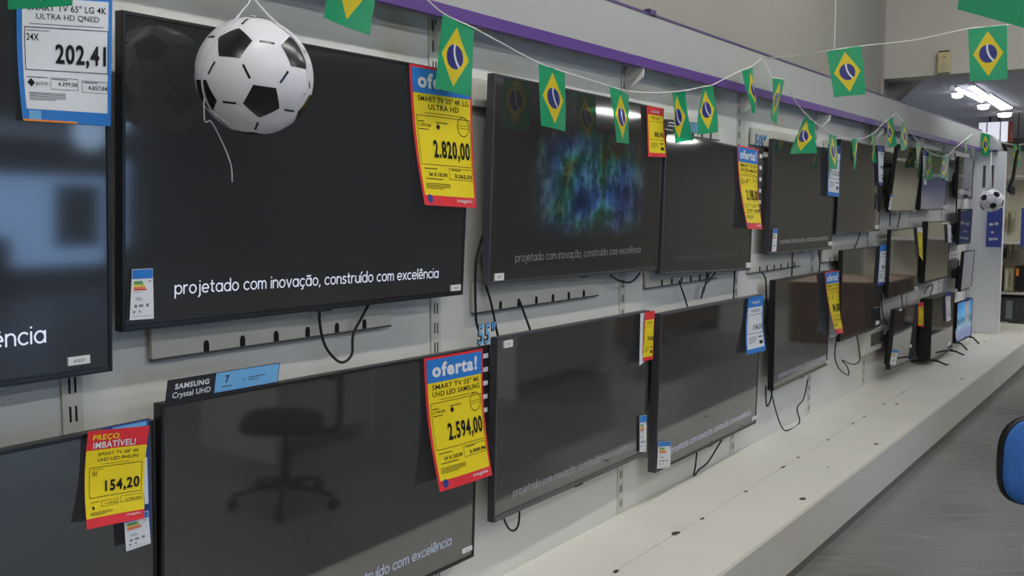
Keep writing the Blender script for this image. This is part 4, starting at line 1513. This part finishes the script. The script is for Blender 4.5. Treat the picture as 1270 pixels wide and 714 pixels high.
M_cord = mat('white_cord', (215, 216, 222), .5, .4)
top = bc + Vector((0, 0, BR))
hang = hy(313, -60, -.28)
o = MB().tube(spline([hang, hy(314, -8, -.29)] + arc_on_ball([(326, 12), (344, 30), (362, 45), (376, 66), (382, 92), (378, 118)], bc, BR), 5), .0035, 6).build('ball_cord', M_cord, None, True)
tag(o, 'white cord running down the right side of the big football', 'string', 'cords of the big football')
o = MB().tube(spline([hang, hy(311, -4, -.29)] + arc_on_ball([(300, 14), (287, 30), (268, 50), (252, 84), (252, 112), (262, 136), (283, 154)], bc, BR), 5), .0022, 6).build('ball_cord', M_cord, None, True)
tag(o, 'thin white cord around the left side of the big football', 'string', 'cords of the big football')
o = MB().tube(spline([hy(253, 122, -.28), hy(254, 150, -.27), hy(262, 151, -.26), hy(275, 175, -.25), hy(286, 203, -.24), hy(288, 226, -.235)], 6), .0016, 6).build('ball_cord', M_cord, None, True)
tag(o, 'loose thin cord end dangling below the big football', 'string', 'cords of the big football')
o = MB().tube(spline([bc2 + Vector((0, 0, 14 * BD / FPX)), bc2 + Vector((.1, .03, .35)), Vector((HX1 + .02, bc2.y + .06, 2.262))], 5), .004, 6).build('ball_cord', M_cord, None, True)
tag(o, 'cord holding the small distant football', 'string')

# ================================================================== ROOM DETAILS
# motion detector on the end beam
md = empty('motion_sensor', hx(1172, 77, BEAM_X))
tag(md, 'yellowed motion sensor box on the beam above the far ceiling lights', 'sensor')
pc = hx(1172, 77, BEAM_X)
world_part(MB().box((BEAM_X - .05, pc.y - .045, pc.z - .085), (BEAM_X - .0005, pc.y + .045, pc.z + .085), bev=.012), 'case', mat('yellowed_plastic', (198, 184, 140), .5, .4), md)
world_part(MB().tube([(BEAM_X - .049, pc.y, pc.z - .04), (BEAM_X - .056, pc.y, pc.z - .04)], .03, 16), 'lens', mat('sensor_lens', (186, 176, 150), .4, .4), md)
world_part(MB().box((BEAM_X - .054, pc.y - .04, pc.z + .068), (BEAM_X - .0495, pc.y + .04, pc.z + .078)), 'top_slit', M_seam, md)
world_part(MB().tube([(BEAM_X - .0505, pc.y - .005, pc.z + .03), (BEAM_X - .054, pc.y - .005, pc.z + .03)], .006, 8), 'indicator', M_red if False else M_seam, md)

# bright fitting under the low ceiling
M_lit = mat('lit_diffuser', (255, 255, 255), .5, .3, emit=SPOT_EMIT, ecol=(250, 252, 255))
M_fit = mat('fitting_white', (210, 210, 215), .5, .4)


def ceiling_fit(corners, z, label):
    P = [hz(a, b, z) for a, b in corners]
    c = sum(P, Vector()) / 4
    e = empty('ceiling_light', c)
    tag(e, label, 'ceiling light', 'bright lights under the far ceiling')
    fr = MB()
    Q = [c + (p - c) * 1.03 for p in P]
    fr.add([q + Vector((0, 0, .012)) for q in Q] + [Vector((q.x, q.y, LOW)) for q in Q], [(0, 1, 2, 3), (7, 6, 5, 4), (0, 4, 5, 1), (1, 5, 6, 2), (2, 6, 7, 3), (3, 7, 4, 0)])
    world_part(fr, 'housing', M_fit, e)
    d = MB()
    d.add(P + [p + Vector((0, 0, .011)) for p in P], [(0, 1, 2, 3), (7, 6, 5, 4), (0, 4, 5, 1), (1, 5, 6, 2), (2, 6, 7, 3), (3, 7, 4, 0)])
    world_part(d, 'diffuser', M_lit, e)


ceiling_fit([(1185, 111.5), (1188, 110), (1221, 125), (1217, 127)], LOW - .03, 'thin bright ceiling light under the far ceiling, nearest of three')
ceiling_fit([(1202, 109.5), (1208, 108), (1224.5, 118.5), (1217, 119.8)], LOW - .03, 'short bright ceiling light under the far ceiling, left of three')
ceiling_fit([(1221, 122.5), (1230, 119.5), (1255.5, 134.5), (1241, 136.5)], LOW - .03, 'broad bright ceiling light under the far ceiling, farthest of three')
for i, (px, py, r, lb) in enumerate(((1187.5, 117.5, .065, 'left'), (1219.5, 132, .075, 'middle'), (1246, 142, .095, 'right'))):
    c = hz(px, py, LOW - .03)
    e = empty('downlight', c)
    tag(e, 'small round bright downlight, %s of three below the long far lights' % lb, 'ceiling light', 'round downlights under the far ceiling')
    world_part(MB().tube([c + Vector((0, 0, .03)), c + Vector((0, 0, .012))], r * .9, 20), 'housing', M_fit, e)
    world_part(MB().tube([c + Vector((0, 0, .013)), c + Vector((0, 0, -.02)), c + Vector((0, 0, -.03))], [r * .75, r * .7, r * .4], 20), 'diffuser', M_lit, e)

# shop lights on the high ceiling (the place's own light)
M_tube2 = mat('lit_tube_back_rows', (255, 255, 255), .5, .3, emit=LAMP_EMIT * .95, ecol=(255, 253, 247))
M_tube = mat('lit_tube', (255, 255, 255), .5, .3, emit=LAMP_EMIT, ecol=(255, 253, 247))
LX = [-1.6, 0.9, 3.3, 5.6]
LY = [-1.6, -4.2, -6.9]
n = 0
for iy, y in enumerate(LY):
    for ix, x in enumerate(LX):
        e = empty('strip_light', (x, y, HI))
        tag(e, 'strip light on the high ceiling, %s row from the televisions, %s from the left' % (['nearest', 'second', 'third'][iy], ['first', 'second', 'third', 'fourth'][ix]), 'ceiling light', 'strip lights on the high ceiling')
        world_part(MB().box((x - .75, y - .12, HI - .05), (x + .75, y + .12, HI), bev=.004), 'housing', M_fit, e)
        world_part(MB().box((x - .72, y - (.036 if iy == 0 else .022), HI - .075), (x + .72, y + (.036 if iy == 0 else .022), HI - .049)), 'diffuser', M_tube if iy == 0 else M_tube2, e)
LX2 = [12.0, 15.0]  # unseen strips added where they light the far shelves and ceiling
for ix, x in enumerate(LX2):
    for iy, y in enumerate((-2.2, -5.0)):
        e = empty('strip_light', (x, y, LOW))
        tag(e, 'added unseen strip light under the low far ceiling, %s from the beam, %s row' % (['first', 'second', 'third'][ix], ['near', 'far'][iy]), 'ceiling light', 'added strip lights under the low ceiling')
        world_part(MB().box((x - .6, y - .12, LOW - .05), (x + .6, y + .12, LOW), bev=.004), 'housing', M_fit, e)
        world_part(MB().box((x - .57, y - .1, LOW - .062), (x + .57, y + .1, LOW - .049)), 'diffuser', mat('lit_tube_low', (255, 255, 255), .5, .3, emit=LAMP_EMIT * .8, ecol=(255, 253, 247)), e)

# ================================================================== FAR SHELVES BEYOND THE END PANEL
FX = 12.9


def fx(px, py, x=FX):
    return hx(px, py, x)


# lit white panel and post on the far wall
LBX = 12.75
a, b = fx(1213, 180, LBX), fx(1250.5, 150.5, LBX)
e = empty('lightbox_sign', (a + b) / 2)
tag(e, 'blank bright white lightbox with a reddish end, hanging behind the far end of the header', 'lightbox')
y0, y1 = b.y, a.y
a.z = max(a.z, 2.43)
world_part(MB().box((LBX, y0, a.z), (LBX + .02, y1, b.z)), 'face', mat('lit_white', (255, 255, 255), .5, .3, emit=.62, ecol=(236, 238, 255)), e)
yj = fx(1224, 160, LBX).y
world_part(MB().box((LBX - .004, yj - .006, a.z), (LBX + .001, yj + .006, b.z)), 'joint', M_greyink, e)
world_part(MB().box((LBX + .02, y0, a.z), (LBX + .14, y1, b.z), bev=.004), 'case', M_fit, e)
ye = fx(1254, 160, LBX).y
world_part(MB().box((LBX - .005, ye, a.z), (LBX + .145, y0 - .0005, b.z)), 'red_end', mat('red_paint', (150, 66, 48), .5, .4), e, label='reddish brown end piece')
world_part(MB().box((LBX + .06, y0 + .1, b.z), (LBX + .08, y0 + .12, LOW)).box((LBX + .06, y1 - .12, b.z), (LBX + .08, y1 - .1, LOW)), 'hanger', M_brack, e)

# back board and shelves of the next unit
bx = 13.3
sh = empty('shelf_unit', (bx, -.6, 0))
tag(sh, 'pale shelving unit with pegboard beyond the white end panel', 'shelving unit')
yL, yR = fx(1212, 300, bx).y, -1.6
world_part(MB().box((bx + .3, yR, 0), (bx + .34, 0, 2.0)), 'pegboard', mat('pegboard_beige', (208, 202, 180), .7, .3, noise=.05, nscale=20), sh)
for py in (361.5, 413.5, 300.0, 218.0):
    z = fx(1245, py, bx).z
    world_part(MB().box((bx - .1, yR, z - .025), (bx + .3, -.02, z), bev=.004), 'shelf', mat('shelf_white', (214, 214, 208), .5, .4), sh)
for yy in (yR + .02, -.04):
    world_part(MB().box((bx + .25, yy - .02, 0), (bx + .3, yy + .02, 2.0)), 'post', M_up, sh)


def far_box(px0, py0, px1, py1, x, d, name, m, label, cat, band=None):
    a, b = hx(px0, py1, x), hx(px1, py0, x)
    e = empty(name, (x, (a.y + b.y) / 2, a.z))
    tag(e, label, cat)
    world_part(MB().box((x, b.y, a.z), (x + d, a.y, b.z), bev=.006), 'carton', m, e)
    if band:
        w, h = a.y - b.y, b.z - a.z
        for (u0, v0, u1, v1, mm) in band:
            world_part(MB().box((x - .003, a.y - u1 * w, b.z - v1 * h), (x + .004, a.y - u0 * w, b.z - v0 * h)), 'print', mm, e)
    return e


far_box(1236.5, 369, 1271, 412.4, bx - .05, .26, 'dark_box', mat('dark_carton', (80, 82, 84), .6, .3), 'dark boxed product on the lowest far shelf', 'box',
        [(.3, .1, .55, .6, mat('grey_print', (140, 150, 150), .6, .3)), (.0, .68, .42, .82, mat('pale_print', (176, 178, 172), .6, .3))])
far_box(1231, 330, 1243, 360.6, bx - .02, .2, 'red_box', mat('dark_red_carton', (120, 60, 52), .6, .3), 'dark red boxed product on the upper far shelf', 'box', [(.5, .3, .75, .8, M_yellow), (.15, .4, .4, .9, mat('salmon', (190, 120, 110), .6, .3))])
far_box(1258, 330, 1271, 360.6, bx - .02, .2, 'black_box', mat('black_carton', (36, 34, 34), .6, .3), 'black boxed product at the right edge on the upper far shelf', 'box', [(.1, .1, .4, .4, M_orange)])
far_box(1244.5, 333, 1257, 360.6, bx - .02, .06, 'blister_pack', mat('clear_pack', (168, 162, 132), .25, .5), 'clear beige blister pack between the dark red and black boxes', 'pack', [(.2, .1, .4, .9, M_rail), (.6, .2, .7, .8, M_seam)])
for i, (x0, lab) in enumerate(((1233, 'left'), (1238.5, 'middle'), (1244.5, 'right'))):
    far_box(x0, 308, x0 + 3.6, 320, bx + .2, .04, 'hanging_gadget', M_topblack, 'small dark gadget on the far pegboard, %s of three' % lab, 'gadget', [(.3, .2, .7, .5, M_greyink)])

for i, (x0, x1_, y0_, y1_, lab) in enumerate(((1244, 1250.5, 262, 286, 'upper left'), (1252.5, 1259.5, 262, 288, 'upper right'), (1250, 1255, 303, 326, 'lower left'), (1257, 1263, 303, 325, 'lower right'))):
    far_box(x0, y0_, x1_, y1_, bx + .22, .05, 'blister_pack', mat('clear_pack', (168, 162, 132), .25, .5), 'clear pale pack hanging on the far pegboard, %s of four' % lab, 'pack', [(.15, .05, .85, .3, mat('cream_print', (206, 200, 170), .6, .3)), (.35, .45, .6, .8, M_greyink)])
# hanging blue poster and clear wall pocket
PXX = 11.36
a, b = hx(1222.5, 306, PXX), hx(1243.5, 258, PXX)
e = empty('blue_poster', (PXX, (a.y + b.y) / 2, b.z))
tag(e, 'blue hanging poster with pale script under the small distant football', 'poster')
world_part(MB().box((PXX, b.y, a.z), (PXX + .006, a.y, b.z)), 'sheet', mat('poster_blue', (74, 88, 172), .5, .3), e)
w, h = a.y - b.y, b.z - a.z
pm = MB()
for (u, v, ru, rv) in ((.3, .42, .16, .04), (.65, .4, .14, .05), (.4, .62, .12, .03), (.3, .8, .14, .04), (.6, .79, .2, .03)):
    pm.add([(PXX - .003, a.y - (u + ru * math.cos(t * .5236)) * w, b.z - (v + rv * math.sin(t * .5236)) * h) for t in range(12)], [tuple(range(12))])
world_part(pm, 'pale_script', M_white, e)
world_part(MB().box((PXX + .004, a.y - .06, b.z - .06), (11.422, a.y - .04, b.z - .04)).box((PXX + .004, a.y - .06, a.z + .04), (11.422, a.y - .04, a.z + .06)), 'clip', M_fit, e)
a, b = hx(1265, 306, 12.2), hx(1275, 258, 12.2)
e = empty('blue_poster', (12.2, (a.y + b.y) / 2, b.z))
tag(e, 'second blue poster cut by the right edge of the photo', 'poster')
world_part(MB().box((12.2, b.y, a.z), (12.206, a.y, b.z)), 'sheet', mat('poster_blue', (74, 88, 172), .5, .3), e)
world_part(MB().box((12.196, a.y - .12, a.z + .1), (12.201, a.y - .05, a.z + .14)), 'pale_script', M_white, e)

# dark holders hanging above the shelves
for i, (pts, lab) in enumerate((([(1240, 176), (1247, 184), (1246, 200), (1238, 214), (1233, 224), (1236, 228)], 'dark curved display arm hanging left above the far shelves'),
                                ([(1262, 186), (1259, 205), (1256, 222), (1251, 236), (1256, 236)], 'dark curved display arm hanging right above the far shelves'))):
    P = [hd(x, y, 11.0) for x, y in pts]
    e = empty('hanging_display', P[0])
    tag(e, lab, 'display arm')
    world_part(MB().tube(spline(P, 4), .02, 8), 'arm', M_rear, e, True)
    world_part(MB().box(tuple(P[-1] + Vector((-.03, -.03, -.05))), tuple(P[-1] + Vector((.03, .03, .05))), bev=.01), 'holder', M_bezel_g, e)
    world_part(MB().tube([P[0], Vector((P[0].x, P[0].y, LOW))], .006, 6), 'hanging_rod', M_rear, e)

# ================================================================== BLUE CHAIR AT THE RIGHT
cc = hd(1306.5, 570.5, 3.1)
face = math.atan2(FW.y, FW.x)
che = empty('office_chair', (cc.x, cc.y, 0))
ang = face + .25
che.rotation_euler = (0, 0, ang)
tag(che, 'blue upholstered office chair with black rim at the right edge of the photo', 'chair')
# local frame: +X away from the camera (backrest faces the camera side), Y sideways


def squircle(w, h, n=36, p=3.2):
    out = []
    for k in range(n):
        t = 2 * math.pi * k / n
        c, s = math.cos(t), math.sin(t)
        out.append((w * math.copysign(abs(c) ** (2 / p), c), h * math.copysign(abs(s) ** (2 / p), s)))
    return out


def pad(w, h, t, cx, cz, bulge, curve=.0, p=3.2, rings=(1.0, .99, .94, .8, .5, .2)):
    """upright cushion: bulging towards -X"""
    mb = MB()
    vs = []
    base = squircle(w, h, p=p)
    N = len(base)
    for k, q in enumerate(rings):
        dx = -t * (0 if k == 0 else .6 if k == 1 else 1) - bulge * (1 - q * q)
        for y, z in base:
            vs.append((cx + dx + curve * (y * q) ** 2, y * q, cz + z * q))
    fs = []
    for k in range(len(rings) - 1):
        for i in range(N):
            j = (i + 1) % N
            fs.append((k * N + i, k * N + j, (k + 1) * N + j, (k + 1) * N + i))
    fs.append(tuple((len(rings) - 1) * N + i for i in range(N)))
    fs.append(tuple(range(N - 1, -1, -1)))
    mb.add(vs, fs)
    return mb


zc = cc.z
M_cblue = mat('chair_blue_fabric', (66, 118, 196), .85, .2, noise=.08, nscale=30, bump=.2)
M_cblk = mat('chair_black_plastic', (22, 23, 26), .45, .4)
hw, hh = .182, .15
pad(hw, hh, .012, 0, zc, .022, .5).build('backrest', M_cblue, che, True)
pad(hw + .004, hh + .004, .02, .022, zc, .0, .5).build('backrest_shell', M_cblk, che, True)
rim = [(.006 + .5 * y * y, y, zc + z) for y, z in squircle(hw - .001, hh - .001)]
MB().tube(rim + rim[:1], .0035, 8, False).build('backrest_rim', M_cblk, che, True)
MB().tube(spline([(.03, 0, zc + .05), (.05, 0, zc - .12), (.05, 0, .43), (-.02, 0, .40), (-.16, 0, .40)], 5), .018, 8).build('back_support', M_cblk, che, True)
st = pad(.22, .21, .02, 0, 0, .03, 0)
st.map(lambda p: Vector((-.24 + p.z, p.y, .44 - p.x))).build('seat', mat('chair_black_fabric', (30, 31, 36), .9, .2), che, True)
pad(.222, .212, .02, 0, 0, .0, 0).map(lambda p: Vector((-.24 + p.z, p.y, .42 - p.x))).build('seat_shell', M_cblk, che, True)
MB().tube([(-.22, 0, .42), (-.22, 0, .26)], .018, 12).tube([(-.22, 0, .27), (-.22, 0, .08)], .026, 12).build('gas_column', M_cblk, che, True)
for k in range(5):
    t = 2 * math.pi * k / 5 + .3
    d = Vector((math.cos(t), math.sin(t), 0))
    c0 = Vector((-.22, 0, .1))
    lg = MB().tube([c0, c0 + d * .15 + Vector((0, 0, -.005)), c0 + d * .27 + Vector((0, 0, -.035))], [.022, .018, .014], 8).build('base_leg', M_cblk, che, True)
    q = c0 + d * .27
    sd = Vector((-d.y, d.x, 0))
    MB().tube([Vector((q.x, q.y, .027)) - sd * .02, Vector((q.x, q.y, .027)) + sd * .02], .027, 14).build('caster', M_cblk, lg, True)

# ================================================================== THE OPPOSITE SIDE OF THE AISLE (seen reflected in the dark screens)
M_desk = mat('desk_white_board', (206, 204, 198), .5, .4)
M_wood = mat('brown_wood', (128, 96, 66), .55, .4, noise=.15, nscale=6)


def desk(x, y, w, lab, mtop, mside):
    e = empty('sales_desk', (x, y, 0))
    tag(e, lab, 'desk')
    world_part(MB().box((x - w / 2, y - .35, .72), (x + w / 2, y + .35, .75), bev=.004), 'desk_top', mtop, e)
    for s in (-1, 1):
        world_part(MB().box((x + s * (w / 2 - .03) - .015, y - .33, 0), (x + s * (w / 2 - .03) + .015, y + .33, .72)), 'side_panel', mside, e)
    world_part(MB().box((x - w / 2 + .05, y + .26, .12), (x + w / 2 - .05, y + .28, .72)), 'modesty_panel', mside, e)


desk(4.2, -2.72, .9, 'white sales desk across the aisle, reflected in the Samsung television', M_wood, M_desk)
desk(7.0, -2.75, 1.6, 'wooden topped sales desk across the aisle, reflected in the silver edged television', M_wood, M_desk)
desk(12.4, -1.47, 1.3, 'brown wooden desk at the far end of the aisle', M_wood, M_wood)
desk(10.4, -3.0, 1.6, 'dark wooden sales desk farther along the aisle', M_wood, M_wood)
# lit shop window panel with a round emblem on the opposite side
px0, px1 = 3.4, 6.35
lp = empty('lit_display', (4.9, YF + .1, 0))
tag(lp, 'pale blue lit display on the opposite wall, reflected in the biggest television', 'lit display')
M_glow = mat('lit_blue_panel', (120, 150, 190), .6, .2, emit=PANEL_EMIT, ecol=(120, 155, 200))
world_part(MB().box((px0, YF + .01, .25), (6.25, YF + .06, 1.24)), 'lower_panel', M_glow, lp)
world_part(MB().box((5.6, YF + .1, .45), (6.12, YF + .14, 1.16), bev=.01), 'dark_board', M_bezel, lp)
world_part(MB().box((4.4, YF + .1, .05), (5.1, YF + .14, .6), bev=.08), 'dark_board', M_bezel, lp)
world_part(MB().tube([(6.05, YF + .01, 1.75), (6.05, YF + .05, 1.75)], .2, 24), 'round_emblem', mat('lit_emblem', (150, 180, 214), .6, .2, emit=PANEL_EMIT, ecol=(160, 190, 225)), lp)
world_part(MB().box((px0, YF + .01, 1.65), (5.7, YF + .04, 1.83)), 'upper_strip', mat('lit_dim', (90, 110, 140), .6, .2, emit=PANEL_EMIT * .35, ecol=(120, 140, 170)), lp)
